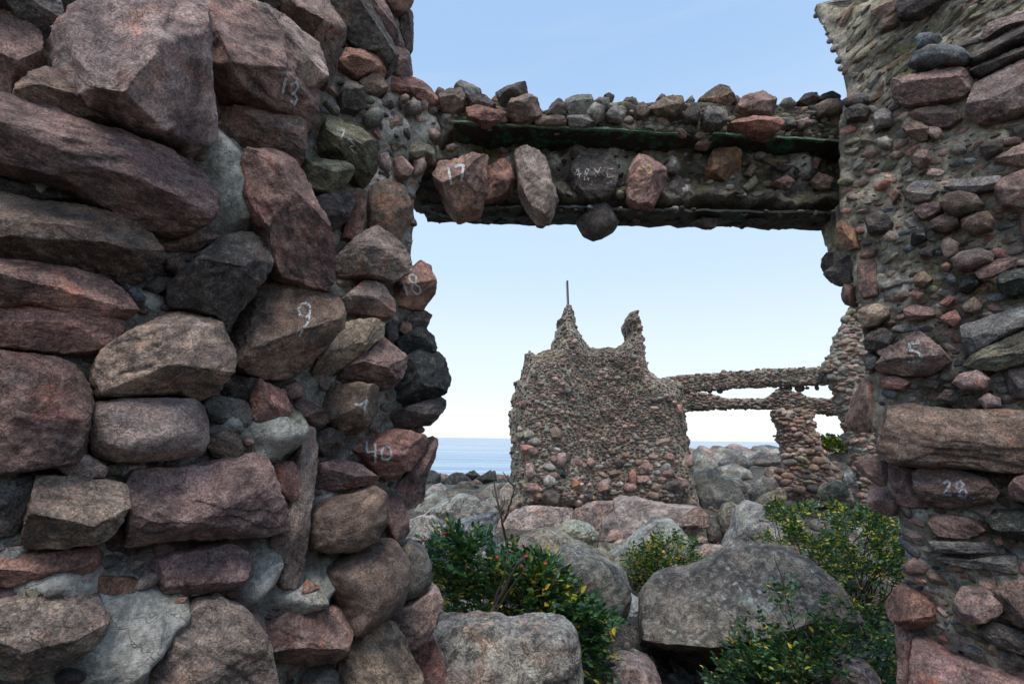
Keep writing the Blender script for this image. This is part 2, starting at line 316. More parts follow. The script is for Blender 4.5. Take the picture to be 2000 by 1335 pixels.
def rock_shape(D, A, B, T, kind, g, rad=None, updir=(0, 1), planes=None):
    """deform unit directions D to a stone: half sizes A, B in the plane, T out of it"""
    al, be, K, n1, n2, n3 = KINDS[kind]
    rho = np.hypot(D[:, 0], D[:, 1]) + 1e-9
    qx, qy = A * D[:, 0], B * D[:, 1]; th = np.arctan2(qy, qx)
    re = 1 / np.sqrt((np.cos(th) / A) ** 2 + (np.sin(th) / B) ** 2)
    R = rad(th) if rad is not None else re
    sq = (rho ** al + np.abs(D[:, 2]) ** al) ** (-1 / al); f = rho * sq
    x, y = np.cos(th) * R * f, np.sin(th) * R * f
    z = T * D[:, 2] * sq
    V = np.stack([x, y, z], 1); m = min(A, B); m0 = (A * B) ** 0.5
    sd = g.random(3) * 100
    ux, uy = updir
    pl = []
    # facets, in box coordinates: a roof of two or three big breaks, then chipped corners
    if kind in 'ab':
        k = 1.0 if kind == 'a' else .55
        w = g.uniform(.25, .9) * k; j = g.normal(0, .35) * k; pl.append((ux * w + j * uy, uy * w - j * ux, 1.0, g.uniform(.48, .66) if kind == 'a' else g.uniform(.66, .8)))
        w = -g.uniform(.5, 1.5) * k; j = g.normal(0, .4) * k; pl.append((ux * w + j * uy, uy * w - j * ux, 1.0, g.uniform(.46, .66) if kind == 'a' else g.uniform(.66, .82)))
        w = g.normal(0, .5) * k; j = g.choice([-1, 1]) * g.uniform(.5, 1.2) * k; pl.append((ux * w + j * uy, uy * w - j * ux, 1.0, g.uniform(.55, .75) if kind == 'a' else g.uniform(.7, .85)))
    for _ in range(K):
        a = g.uniform(0, 2 * math.pi); w = g.uniform(.6, 1.8); pl.append((math.cos(a) * w, math.sin(a) * w, g.uniform(-.2, 1.1), g.uniform(.76, .92) if kind == 'a' else g.uniform(.80, .93)))
    if planes is not None: pl = pl + list(planes)
    S3 = np.array([A, B, T]); U = V / S3
    jag = fbm(V / m0 * 3.0 + sd, 4, .6)
    for (nx, ny, nz, q) in pl:
        n = nrm(np.array([nx, ny, nz])); h = U @ n; d = h.max() * q + jag * 0.022; ex = np.maximum(h - d, 0); U = U - ex[:, None] * n
    V = U * S3
    if rad is not None:      # the breaks must not draw the outline in
        th2 = np.arctan2(V[:, 1], V[:, 0]); r2 = np.hypot(V[:, 0], V[:, 1]); nb = 72; bi = ((th2 + math.pi) / (2 * math.pi) * nb).astype(int) % nb
        mx = np.zeros(nb); np.maximum.at(mx, bi, r2); c_ = (np.arange(nb) + .5) / nb * 2 * math.pi - math.pi; want = rad(c_); kk = np.clip(want / np.maximum(mx, 1e-4), 1, 1.6)
        kk = (np.roll(kk, 1) + kk * 4 + np.roll(kk, -1)) / 6; ks = np.interp(th2, np.concatenate([c_ - 2 * math.pi, c_, c_ + 2 * math.pi]), np.tile(kk, 3)); V[:, :2] *= ks[:, None]
    dirn = V / (np.linalg.norm(V / np.array([A, B, T]), axis=1)[:, None] + 1e-6) / np.array([A, B, T]) ** 2
    dirn = dirn / (np.linalg.norm(dirn, axis=1)[:, None] + 1e-9)
    disp = n1 * fbm(V / m0 * 1.6 + sd, 3)
    if n2:
        ra = g.normal(0, .5); q = V / m0 @ np.array([[math.cos(ra), math.sin(ra) * 2.4, 0], [-math.sin(ra), math.cos(ra) * 2.4, 0], [0, .6, 1.8]]); disp = disp - n2 * np.abs(fbm(q * 1.5 + sd[::-1], 4)) + n2 * .5
        st = q[:, 1] * 1.1 + fbm(q * .8 + sd, 3) * 1.3; fr = st - np.floor(st); disp = disp + n2 * .8 * (sstep(fr, 0.0, 0.10) - fr)
    disp = disp + n3 * fbm(V / m0 * 9 + sd, 4, 0.6)
    V = V + dirn * (disp * m0)[:, None]
    return V
SZ = {}
def traced(name, poly, surf, kind, col, parent, proud=0.0, thick=1.0, seed=0, mat=None, lich=0.0, dark_under=0, res=None, blend=0.5, planes=None, tilt=0.0):
    poly = [tuple(q) for q in poly]; pc = np.mean(poly, axis=0); g = np.random.default_rng(seed * 7 + 11)
    d = ray(*pc); sl = d[0] / d[1]; Pc = surf.at(*pc); back = nrm(np.array([-d[0], -d[1], 0]))
    n = nrm(surf.normal(sl) * (1 - blend) + back * blend)
    if tilt: n = nrm(n + np.array([0, 0, tilt]))
    C = Pc + n * proud
    ex = nrm(np.cross([0, 0, 1], n)); ey = np.cross(n, ex)
    pts = []
    for q in dens(poly, 4 if len(poly) else 4):
        r = ray(*q); t = (C @ n) / (r @ n); w = r * t - C; pts.append((w @ ex, w @ ey))
    pts = np.array(pts); mid = (pts.max(0) + pts.min(0)) / 2; cen = pts.mean(0) * .5 + mid * .5; pts = pts - cen; C = C + ex * cen[0] + ey * cen[1]
    cv = np.cov(pts.T); ev, evec = np.linalg.eigh(cv); mj = evec[:, 1]; ph = math.atan2(mj[1], mj[0])
    if math.cos(ph) < 0: ph += math.pi
    c, s = math.cos(ph), math.sin(ph); ex2 = ex * c + ey * s; ey2 = -ex * s + ey * c
    pr = np.stack([pts[:, 0] * c + pts[:, 1] * s, -pts[:, 0] * s + pts[:, 1] * c], 1)
    A, B = np.abs(pr[:, 0]).max(), np.abs(pr[:, 1]).max()
    T = thick * (0.85 * min(A, B) + 0.14 * max(A, B))
    ext = max(np.ptp([q[0] for q in poly]), np.ptp([q[1] for q in poly]))
    res = res or (6 if ext > 125 else 5 if ext > 42 else 4)
    D, Fc = ico(res)
    ws = (s, c)  # world up in the rotated frame
    V = rock_shape(D, A, B, T, kind, g, lambda th: outline_radius(pr, th), ws, planes)
    # cutting facets draws the outline in: put it back
    k = np.array([pr[:, 0].max() - pr[:, 0].min(), pr[:, 1].max() - pr[:, 1].min()]) / np.maximum([V[:, 0].max() - V[:, 0].min(), V[:, 1].max() - V[:, 1].min()], 1e-4)
    V[:, :2] *= np.clip(k, 1, 1.08)
    M = Matrix([[ex2[0], ey2[0], n[0], C[0]], [ex2[1], ey2[1], n[1], C[1]], [ex2[2], ey2[2], n[2], C[2]], [0, 0, 0, 1]])
    me = mesh_np(name, V, Fc)
    v = g.uniform(.88, 1.12); cc = tuple(min(1, x * v * g.uniform(.96, 1.04)) for x in PAL[col]) + (lich,)
    o = link(name, me, mat or M_rock, parent, M, cc)
    SZ[o.name] = (V, Fc, M)
    return o
PAL = dict(P=(.272, .180, .160), p=(.36, .27, .245), R=(.355, .19, .155), r=(.42, .265, .220), D=(.100, .085, .080), G=(.215, .208, .195), g=(.33, .32, .295), B=(.225, .158, .125),
           T=(.38, .295, .225), K=(.034, .040, .038), M=(.20, .19, .135), V=(.40, .345, .305), U=(.155, .175, .19), W=(.33, .33, .32), O=(.26, .15, .09), H=(.26, .235, .205), N=(.185, .160, .130))
# unit stones shared by the small ones
UNIT = {}
def unit(kind, res, i):
    k = (kind, res, i)
    if k not in UNIT:
        g = np.random.default_rng(100 * i + res + ord(kind)); D, Fc = ico(res)
        V = rock_shape(D, 1.0, g.uniform(.72, .95), g.uniform(.7, .9), kind, g); UNIT[k] = (V, Fc, None)
    return UNIT[k]
UM = {}
def unit_mesh(kind, res, i, mat):
    k = (kind, res, i, mat.name)
    if k not in UM:
        V, Fc, _ = unit(kind, res, i); me = mesh_np('stone', V, Fc); me.materials.append(mat); UM[k] = me
    return UM[k]
def frame(n, roll=0.0):
    n = nrm(n); a = np.array([0, 0, 1.0]) if abs(n[2]) < .93 else np.array([0, -1.0, 0]); ex = nrm(np.cross(a, n)); ey = np.cross(n, ex)
    c, s = math.cos(roll), math.sin(roll); return ex * c + ey * s, ey * c - ex * s, n
def small(name, pos, n, a, b, t, roll, kind, col, parent, res=4, mat=None, lich=0.0, g=rng):
    ex, ey, nn = frame(n, roll); v = g.uniform(.75, 1.25)
    M = Matrix([[ex[0]*a, ey[0]*b, nn[0]*t, pos[0]], [ex[1]*a, ey[1]*b, nn[1]*t, pos[1]], [ex[2]*a, ey[2]*b, nn[2]*t, pos[2]], [0, 0, 0, 1]])
    me = unit_mesh(kind, res, int(g.integers(0, 7)), mat or M_peb)
    return link(name, me, None, parent, M, tuple(min(1, x * v) for x in PAL[col]) + (lich,))
class Joined:
    def __init__(s): s.V = []; s.F = []; s.C = []; s.n = 0
    def add(s, V, Fc, col, lich=0.0):
        s.V.append(V); s.F.append(Fc + s.n); s.C.append(np.tile(np.array(tuple(col) + (lich,)), (len(V), 1))); s.n += len(V)
    def stone(s, pos, n, a, b, t, roll, kind, col, res=2, lich=0.0, g=rng):
        V, Fc, _ = unit(kind, res, int(g.integers(0, 9))); ex, ey, nn = frame(n, roll); v = g.uniform(.7, 1.3)
        s.add(pos + np.outer(V[:, 0] * a, ex) + np.outer(V[:, 1] * b, ey) + np.outer(V[:, 2] * t, nn), Fc, tuple(min(1, x * v) for x in PAL[col]), lich)
    def build(s, name, mat, parent=None, kind='stuff', smooth=True):
        if not s.V: return None
        V = np.concatenate(s.V); off = np.array(WORLD(parent).translation) if parent is not None else np.zeros(3)
        me = mesh_np(name, V - off, np.concatenate(s.F), smooth); at = me.color_attributes.new('Col', 'FLOAT_COLOR', 'POINT')
        at.data.foreach_set('color', np.concatenate(s.C).astype(np.float32).ravel())
        return link(name, me, mat, parent, Matrix.Translation(Vector(off)), kind=kind)

class Body:
    """a solid mass of masonry: front sheet on an upright surface inside a drawn outline, rounded rim, back, sides"""
    def __init__(s, name, poly, surf, cell, tf, tb, rr, mat, parent, amp=0.02, freq=6.0, bulge=None, patches=(), smooth_rim=True, jit=0.0):
        s.surf = surf; pd = dens(poly, 3.0)
        if jit:
            q3 = np.concatenate([pd / 9.0, np.zeros((len(pd), 1))], 1); pd = pd + np.stack([fbm(q3, 3, .7), fbm(q3 + 40, 3, .7)], 1) * jit
        S = []; Z = []
        for q in pd:
            d = ray(*q); sl = d[0] / d[1]; S.append(sl); Z.append(surf.y(sl) * d[2] / d[1])
        S = np.array(S); Z = np.array(Z); ym = float(np.mean(surf.y(S))); s.ym = ym
        U = S * ym                     # metric-like coordinate along the wall
        s.poly = np.stack([U, Z], 1)
        nu = int(np.ptp(U) / cell) + 3; nz = int(np.ptp(Z) / cell) + 3
        gu = U.min() - cell + np.arange(nu + 1) * cell; gz = Z.min() - cell + np.arange(nz + 1) * cell
        GU, GZ = np.meshgrid(gu, gz); G = np.stack([GU.ravel(), GZ.ravel()], 1)
        ins = inpoly(G, s.poly); dist = np.empty(len(G)); near = np.empty(len(G), int)
        for i in range(0, len(G), 4000):
            dd = ((G[i:i + 4000, None, :] - s.poly[None]) ** 2).sum(2); near[i:i + 4000] = dd.argmin(1); dist[i:i + 4000] = np.sqrt(dd.min(1))
        use = ins | (dist < .55 * cell); snap = use & (dist < .55 * cell); G2 = G.copy(); G2[snap] = s.poly[near[snap]]
        dist = np.where(ins, dist, 0); dist[snap] = 0
        W = nu + 1; idx = np.arange(len(G)).reshape(nz + 1, W)
        q = np.stack([idx[:-1, :-1], idx[:-1, 1:], idx[1:, 1:], idx[1:, :-1]], -1).reshape(-1, 4); q = q[use[q].all(1)]
        used = np.unique(q); remap = -np.ones(len(G), int); remap[used] = np.arange(len(used)); q = remap[q]
        u = G2[used, 0]; z = G2[used, 1]; dist = dist[used]; sl = u / ym; y = surf.y(sl)
        base = np.stack([sl * y, y, z], 1)
        e = .03; ya = surf.y(sl - e); yb = surf.y(sl + e); tx = (sl + e) * yb - (sl - e) * ya; ty = yb - ya; nn = np.stack([ty, -tx, 0 * tx], 1); nn /= np.linalg.norm(nn, axis=1)[:, None]
        k = 1 - np.clip(dist / rr, 0, 1); prof = np.sqrt(np.clip(1 - k * k, 0, 1))
        lump = fbm(base * freq + 5, 5, .55) * amp
        fresh = np.zeros(len(base)); extra = np.zeros(len(base))
        for (px, py, rad, dep) in patches:
            c = surf.at(px, py); w = np.exp(-(((base - c) ** 2).sum(1)) / (rad * rad) * (1 + .6 * fbm(base * 9, 3))); extra += w * dep; fresh += w * 1.3
        bl = bulge(base) if bulge is not None else 0
        front = base + nn * ((tf + bl) * prof + lump * np.minimum(1, .3 + dist / rr) + extra)[:, None]
        front[:, 2] += fbm(base * freq * 1.7 + 31, 3) * amp * .5
        backv = base - nn * (tb * (prof * .85 + .15 if not smooth_rim else prof))[:, None] - nn * (fbm(base * freq + 50, 3) * amp)[:, None]
        n = len(base); fb = q[:, ::-1] + n
        ed = np.concatenate([q[:, [0, 1]], q[:, [1, 2]], q[:, [2, 3]], q[:, [3, 0]]]); key = np.sort(ed, 1); uq, inv, cnt = np.unique(key, axis=0, return_inverse=True, return_counts=True)
        be = ed[cnt[inv.ravel()] == 1]; side = np.stack([be[:, 1], be[:, 0], be[:, 0] + n, be[:, 1] + n], 1)
        off = np.array(WORLD(parent).translation) if parent is not None else np.zeros(3)
        me = mesh_np(name, np.concatenate([front, backv]) - off, [q, fb, side])
        at = me.attributes.new('Fresh', 'FLOAT', 'POINT'); at.data.foreach_set('value', np.concatenate([np.clip(fresh, 0, 1), np.zeros(n)]).astype(np.float32))
        s.obj = link(name, me, mat, parent, Matrix.Translation(Vector(off)))
        s.front = front; s.dist = dist; s.uv = np.stack([u, z], 1)
        a = front[q[:, 1]] - front[q[:, 0]]; b = front[q[:, 3]] - front[q[:, 0]]; fn = np.cross(a, b); vn = np.zeros_like(front)
        for c in range(4): np.add.at(vn, q[:, c], fn)
        s.vn = vn / (np.linalg.norm(vn, axis=1)[:, None] + 1e-9)
        if (s.vn * nn).sum() < 0: s.vn = -s.vn
        VV = np.concatenate([front, backv]); s.bvh = BVHTree.FromPolygons([Vector(v) for v in VV], np.concatenate([q, fb, side]).tolist())
    def sample(s, px, py):
        h = s.bvh.ray_cast(Vector((0, 0, 0)), Vector(ray(px, py)).normalized())
        if h[0] is None: return None
        n = np.array(h[1]); p = np.array(h[0]); n = n if n @ p < 0 else -n
        return p, n, h[3]
def spots(poly, sizes, tries, avoid=(), ratio=.75, pack=.86, g=rng, taken=None):
    """dart throwing in the drawn region: returns (x, y, a, b) with half sizes in photo pixels"""
    xs = [q[0] for q in poly]; ys = [q[1] for q in poly]; out = [] if taken is None else taken
    X = np.zeros((tries + len(out) + 5, 4)); n = 0
    for o in out: X[n] = o; n += 1
    pp = np.stack([g.uniform(min(xs), max(xs), tries), g.uniform(min(ys), max(ys), tries)], 1); ok = inpoly(pp, poly)
    av = [(np.min(a, 0), np.max(a, 0), a) for a in avoid]
    for i in range(tries):
        if not ok[i]: continue
        x, y = pp[i]; a = sizes(i / tries, x, y, g); b = a * g.uniform(ratio * .75, min(1, ratio * 1.2))
        d = ((X[:n, 0] - x) / (X[:n, 2] + a)) ** 2 + ((X[:n, 1] - y) / (X[:n, 3] + b)) ** 2
        if n and d.min() < pack ** 2: continue
        bad = False
        for lo, hi, a_ in av:
            if x < lo[0] - a or x > hi[0] + a or y < lo[1] - b or y > hi[1] + b: continue
            t = np.array([(x, y), (x + a * .6, y), (x - a * .6, y), (x, y + b * .6), (x, y - b * .6)])
            if inpoly(t, a_).any(): bad = True; break
        if bad: continue
        X[n] = (x, y, a, b); n += 1
    return X[:n]
def px_scale(pos): return (pos @ fwd) / 950.0
# ================================================================== left wall
# rows: kind colour proud thickness | outline in the photograph (unprojected onto the wall surface)
LEFTS = '''
a G 0.02 0.8 | -40,-40 100,-40 128,40 100,62 80,70 55,55 20,20 -40,10
a P 0.00 0.9 | -40,5 20,30 80,72 92,125 60,150 27,165 20,192 -40,190
a D -.05 0.8 | 85,-40 190,-40 178,12 130,38
a p 0.07 1.0 | 80,72 128,40 178,12 195,-25 330,-30 352,40 390,125 420,208 424,256 405,280 365,298 345,285 285,276 235,250 170,215 105,160
a B 0.04 0.8 | 27,192 34,165 90,130 140,165 190,205 225,245 200,238 118,228
a P 0.06 0.9 | -40,190 44,199 111,222 158,251 229,266 290,297 357,324 388,344 408,371 412,395 410,425 370,448 303,445 236,425 135,371 -40,318
a B 0.03 0.9 | -40,375 60,392 150,405 230,430 285,455 310,490 300,530 265,548 200,545 110,530 -40,500
a r 0.06 0.9 | -40,512 20,509 111,521 202,541 236,561 256,588 266,610 240,622 150,615 60,590 -40,600
a R 0.03 0.8 | -40,595 60,585 150,612 240,622 235,650 200,690 182,696 100,686 -40,672
r U 0.03 1.0 | 236,552 262,560 284,580 282,592 262,590 245,570
r D 0.01 1.0 | 278,563 303,540 330,544 334,562 305,575
r B 0.01 1.0 | 322,507 345,498 369,520 362,536 345,540 325,528
a P -.02 0.9 | 310,480 340,460 398,442 421,467 381,490 320,494
r B 0.02 1.0 | 296,285 320,272 345,280 372,310 376,330 355,326 320,310
a D 0.07 1.1 | 328,590 330,562 380,510 430,470 470,457 505,466 523,495 515,530 490,570 465,605 443,640 420,618 380,602 335,600
a T 0.05 1.0 | 182,743 184,716 199,683 236,659 293,629 334,609 384,609 421,635 438,669 443,690 428,730 415,767 384,777 337,764 236,770 192,770
b P 0.03 1.0 | -40,695 10,695 100,700 140,712 165,745 178,800 170,850 160,890 120,905 0,918 -40,915
r p 0.06 1.0 | 164,818 170,803 192,787 236,779 371,779 391,791 401,820 402,862 388,884 330,895 230,902 185,890 170,850
b G 0.02 1.0 | 394,780 430,775 485,785 490,810 480,832 460,835 410,822 395,800
a D 0.01 1.0 | 425,745 470,733 495,740 488,765 475,785 430,775
b B 0.03 1.0 | 404,870 410,850 440,838 465,850 474,875 465,890 420,895
r U 0.04 1.0 | 495,830 510,826 527,840 529,860 515,872 498,865
b R 0.04 1.0 | 488,770 498,741 548,764 560,794 558,818 528,832 490,818
a B 0.06 0.9 | 450,690 462,650 475,605 500,562 540,553 610,565 640,582 648,622 643,650 616,683 589,720 562,738 501,738 455,715
a P 0.10 1.1 | 463,330 480,308 540,303 570,320 590,370 615,450 632,510 643,570 600,558 550,540 525,500 518,460 490,430 470,390
a P 0.05 0.8 | 345,25 400,10 434,15 484,22 528,40 560,75 605,135 618,180 620,255 600,268 585,240 528,225 480,205 440,185 415,160 395,125 365,75
a p 0.09 0.9 | 420,0 480,12 530,42 575,60 598,72 616,95 622,130 627,170 610,155 585,125 560,100 545,72 500,45 440,25
a P 0.05 0.9 | 535,-15 600,-25 643,5 646,40 652,90 655,150 646,160 632,148 620,110 612,75 580,50 545,20
a D 0.00 0.8 | 430,-40 545,-40 545,25 520,35 480,8 435,5
b D 0.02 0.9 | 646,25 670,45 678,68 667,92 655,105 650,60
a D 0.05 0.8 | 641,-10 670,-30 700,-25 724,30 755,68 771,100 773,130 757,142 737,108 703,95 680,72 655,30
a P 0.03 0.8 | 690,-40 727,-30 760,40 775,90 755,70 720,20
a R 0.02 0.9 | 728,-40 806,-40 806,-15 798,18 778,28 762,20 745,5
a D 0.00 0.9 | 777,30 795,18 808,28 806,70 803,104 794,100 782,60
a P 0.00 0.9 | 765,88 790,98 802,125 806,145 795,152 772,150 757,143
a R 0.03 0.9 | 655,128 668,108 722,100 740,115 757,146 745,158 722,146 697,152 666,138
b B 0.04 1.0 | 700,165 710,148 730,146 747,165 754,182 737,190 710,182
a R 0.02 0.8 | 745,160 757,151 797,155 841,175 855,190 855,216 823,203 797,186 757,182
r g 0.06 1.0 | 741,198 754,184 774,200 768,211 747,209
r p 0.06 1.0 | 779,190 790,185 799,192 795,201 782,200
r g 0.06 1.0 | 793,206 804,196 823,205 822,219 808,224 795,216
r p 0.06 1.0 | 814,200 826,195 836,205 833,214 822,213
r G 0.06 1.0 | 708,229 720,216 737,214 749,229 740,246 720,249
b B 0.05 1.0 | 751,232 764,219 784,233 781,249 761,258
a D 0.03 1.0 | 660,190 676,158 703,172 717,202 700,217 665,212
r G 0.04 1.0 | 632,200 643,192 663,216 661,226 649,222
a M 0.07 0.9 | 636,236 653,226 693,266 720,303 732,334 720,357 697,344 649,303 621,290 629,256
a B 0.04 0.9 | 434,222 528,224 569,236 587,249 589,280 582,330 569,313 542,303 467,293 434,270 427,250
a M 0.05 0.9 | 587,320 599,297 629,310 680,337 678,357 646,377 609,367 584,340
a R 0.04 0.9 | 683,378 700,370 711,378 710,440 705,465 685,473 668,468 678,430
b D 0.02 1.0 | 603,395 650,380 678,385 684,405 672,435 640,455 615,440
b B 0.01 0.9 | 710,375 740,360 775,375 790,400 795,440 775,470 745,480 715,455
r p 0.05 1.0 | 741,303 756,298 765,330 757,340 744,325
b r 0.05 1.0 | 769,313 780,310 803,333 797,349 774,344
r p 0.05 1.0 | 808,313 825,308 832,325 825,340 810,343
b M 0.03 1.0 | 751,278 775,272 787,286 768,297
b M 0.04 1.0 | 783,302 808,280 840,288 846,318 828,310 808,312
r p 0.06 1.0 | 834,256 845,252 860,265 852,275 838,268
r p 0.06 1.0 | 870,286 885,281 894,288 884,296 873,294
b D 0.02 1.0 | 842,280 852,300 848,328 838,318
r D 0.01 1.0 | 722,283 738,276 742,292 732,301 724,296
a p 0.05 0.9 | 642,515 660,495 700,462 730,447 752,462 775,480 790,510 793,535 760,552 735,545 700,538 645,540
a p 0.04 0.9 | 650,605 660,590 690,565 712,548 745,560 765,590 766,622 745,620 700,610
a R 0.02 0.8 | 756,578 770,552 800,530 825,506 838,530 843,575 828,606 800,603 762,594
b D -.02 0.9 | 790,606 825,608 838,618 828,645 800,650 785,635
b B 0.01 1.0 | 778,645 786,628 800,632 803,648 790,655
a D 0.01 0.9 | 745,640 762,628 780,640 776,660 757,672
a T 0.05 0.9 | 605,735 625,680 645,645 680,630 717,626 746,635 742,660 713,682 670,718 635,738
a P 0.04 1.0 | 640,745 672,716 713,682 745,660 768,672 788,700 780,730 764,757 735,760 690,748
a K 0.03 0.9 | 770,668 790,650 820,640 847,655 853,684 825,692 785,694
a K 0.03 0.9 | 762,770 775,715 795,695 822,685 855,690 868,715 878,742 862,770 830,785 775,798 760,795
a D 0.01 0.8 | 735,820 790,795 868,770 864,795 848,828 800,832 745,830
a B 0.05 0.9 | 632,800 645,755 690,750 733,757 738,800 730,832 690,850 650,835
a R 0.02 0.8 | 680,872 715,852 770,838 812,848 840,852 828,885 800,915 765,942 735,925 705,897
a P 0.03 0.9 | 605,940 620,905 660,893 700,905 738,932 730,945 690,950 650,958 620,958
a P 0.00 0.9 | 768,948 800,915 830,880 848,846 842,895 826,930 828,975 800,990 772,985
b D 0.02 1.0 | 610,845 640,835 665,842 675,865 660,885 625,890 610,875
a P 0.04 1.0 | 573,785 590,775 620,800 643,825 610,832 580,825 573,805
r P 0.04 1.0 | 548,755 575,742 598,752 590,775 565,780 550,770
a P 0.07 0.8 | 245,945 260,918 350,915 430,903 490,885 515,892 530,930 550,985 567,1030 520,1040 400,1050 300,1060 248,1072 252,1010
a T 0.05 1.0 | 44,1052 60,985 75,925 100,925 155,933 215,938 244,950 246,975 243,1015 202,1050 128,1065 65,1065
a G 0.01 0.9 | -40,920 40,918 75,925 60,985 30,1040 -40,1055
b p 0.05 1.0 | 110,910 135,887 175,888 210,913 205,930 140,932
a R 0.02 0.8 | -40,1078 80,1080 199,1062 206,1085 170,1125 94,1145 -40,1140
a p 0.06 1.0 | -40,1180 60,1165 140,1158 190,1168 210,1200 199,1240 150,1295 100,1312 10,1322 -40,1300
b O 0.02 1.0 | 160,1140 189,1124 263,1128 276,1148 253,1172 202,1168
a P 0.06 0.9 | 288,1100 337,1082 450,1063 485,1075 490,1108 472,1135 405,1150 337,1170 320,1155 297,1122
b p 0.05 0.9 | 260,1375 270,1330 330,1215 380,1170 430,1165 470,1185 505,1230 525,1300 535,1375
b p 0.03 0.8 | 533,1030 560,980 575,900 590,833 608,838 611,900 603,960 594,1030 590,1090 575,1142 540,1142 530,1090
b R 0.05 1.0 | 530,908 565,902 584,915 585,950 568,983 545,963 533,930
r B 0.06 1.0 | 592,1035 602,1000 636,973 686,966 730,948 750,962 753,1013 727,1053 686,1074 636,1077 602,1068
r B 0.06 0.9 | 629,1107 670,1087 737,1053 767,1055 789,1087 791,1121 774,1172 744,1200 693,1229 676,1232 660,1180 636,1141
r G 0.02 1.0 | 780,1062 804,1052 828,1067 840,1100 838,1138 815,1161 785,1170 778,1110
b p 0.02 0.9 | 757,1195 791,1182 831,1148 850,1145 856,1165 842,1209 821,1242 798,1266 774,1239
b T 0.04 0.9 | 655,1300 663,1260 690,1225 744,1205 767,1225 798,1266 811,1303 818,1375 652,1375
a P 0.06 0.9 | 511,1222 562,1190 636,1185 673,1190 678,1222 670,1250 656,1283 616,1300 525,1290 508,1262
a R 0.00 0.8 | 798,1270 821,1255 846,1242 862,1290 872,1340 872,1380 815,1380
b G 0.02 1.0 | 540,1380 606,1312 636,1300 653,1305 665,1380
a P 0.00 1.0 | 750,975 790,970 800,1037 784,1057 758,1050 748,1010
a R 0.10 0.9 | 579,1172 599,1131 622,1145 602,1162
a G 0.00 0.9 | 860,1305 880,1300 905,1318 915,1380 862,1380
a D -.04 0.9 | 150,1000 260,1000 260,1080 190,1080
b p 0.01 0.9 | 440,1215 500,1195 515,1225 505,1260 470,1275 440,1250
b D 0.00 0.9 | -40,330 80,355 150,390 60,398 -40,380
'''
def rows(txt):
    out = []
    for ln in txt.strip().splitlines():
        h, p = ln.split('|'); k, c, pr, th = h.split(); out.append((k, c, float(pr), float(th), P(p)))
    return out
def wall_base(surf, px, py, z=-1.75):
    p = surf.at(px, py); return (p[0], p[1], z)
wallL = empty('stone_wall', wall_base(LEFT, 400, 1335), 'near wall of big jagged purple brown stones with painted numbers filling the left side', 'wall')
polyL = P('-60,-60 800,-60 792,30 790,150 850,200 905,205 905,300 838,318 806,392 808,432 800,520 815,560 812,640 830,700 838,770 825,840 805,900 800,960 770,1010 800,1080 805,1150 790,1230 820,1290 840,1400 -60,1400')
bodyL = Body('mortar_core', polyL, LEFT, 0.017, -0.025, 0.42, 0.06, M_mort, wallL, amp=0.035, freq=7,
             patches=[(425, 320, .10, .14), (440, 400, .10, .14), (470, 440, .05, .04), (400, 280, .05, .04), (520, 850, .09, .12), (560, 830, .07, .10), (585, 860, .06, .08), (440, 830, .05, .07), (250, 1200, .14, .13), (330, 1200, .09, .11), (230, 1310, .12, .13), (140, 1140, .07, .06), (520, 1100, .08, .11),
                      (80, 1150, .06, .05), (30, 1070, .05, .05), (490, 1150, .05, .06), (560, 1160, .08, .12), (640, 1130, .08, .11), (600, 1165, .06, .10), (640, 980, .05, .04), (250, 910, .04, .03), (90, 385, .06, .03), (750, 345, .06, .04), (700, 300, .05, .04), (680, 280, .04, .03), (770, 260, .14, .08), (830, 250, .14, .08), (740, 390, .12, .06), (730, 200, .05, .04), (500, 900, .04, .05), (600, 320, .03, .03), (100, 500, .04, .03), (300, 590, .04, .04)], smooth_rim=False)
rowsL = rows(LEFTS)
STL = []
for i, (k, c, pr, th, poly) in enumerate(rowsL):
    lich = .35 if c in 'gGM' else 0.12
    STL.append(traced('stone', poly, LEFT, k, c, wallL, pr, th, seed=i + 1, lich=lich))
def scatter_small(body, poly, avoid, sizes, tries, cols, parent, n_obj=300, res=4, kinds='rrba', sink=.30, mat=None, lich=.1, flat=.62, pack=.86, g=rng, up_tilt=0.0, jkind=2, roll=.35, lichf=None, minpx=5.0, jmat=None, surf_blend=0.0):
    sp = spots(poly, sizes, tries, avoid, .7, pack, g); order = np.argsort(-sp[:, 2] * sp[:, 3]) if len(sp) else []
    J = Joined(); cnt = 0
    for r, i in enumerate(order):
        x, y, a, b = sp[i]; h = body.sample(x, y)
        if h is None: continue
        p, n, dd = h; s = px_scale(p); A, B = a * s, b * s; T = (A + B) / 2 * g.uniform(flat, flat + .35); n2 = nrm(n + np.array([0, 0, up_tilt]) + g.normal(0, .12, 3)); pos = p + n2 * T * g.uniform(-sink, sink * .6)
        col = cols[int(g.integers(0, len(cols)))]; kd = kinds[int(g.integers(0, len(kinds)))]; ro = g.normal(0, roll)
        if cnt < n_obj and a > minpx: small('stone', pos, n2, A * 1.08, B * 1.08, T, ro, kd, col, parent, res, mat, lich, g); cnt += 1
        else: J.stone(pos, n2, A * 1.08, B * 1.08, T, ro, kd, col, jkind, lich, g)
    J.build('small_stones', jmat or M_col, parent)
    return sp
avL = [r[4] for r in rowsL]; avF = avL + [P('215,1160 335,1160 345,1240 290,1335 150,1335 200,1250'), P('470,1090 600,1090 690,1190 600,1195 500,1180'), P('500,810 600,790 610,890 510,890'), P('390,270 470,270 520,470 420,450')]
fillL = P('-20,-20 790,-20 795,150 870,225 900,250 870,300 835,320 806,392 812,432 805,520 815,560 812,640 830,700 838,780 825,840 805,900 795,960 790,1030 800,1080 790,1230 820,1290 830,1345 -20,1345')
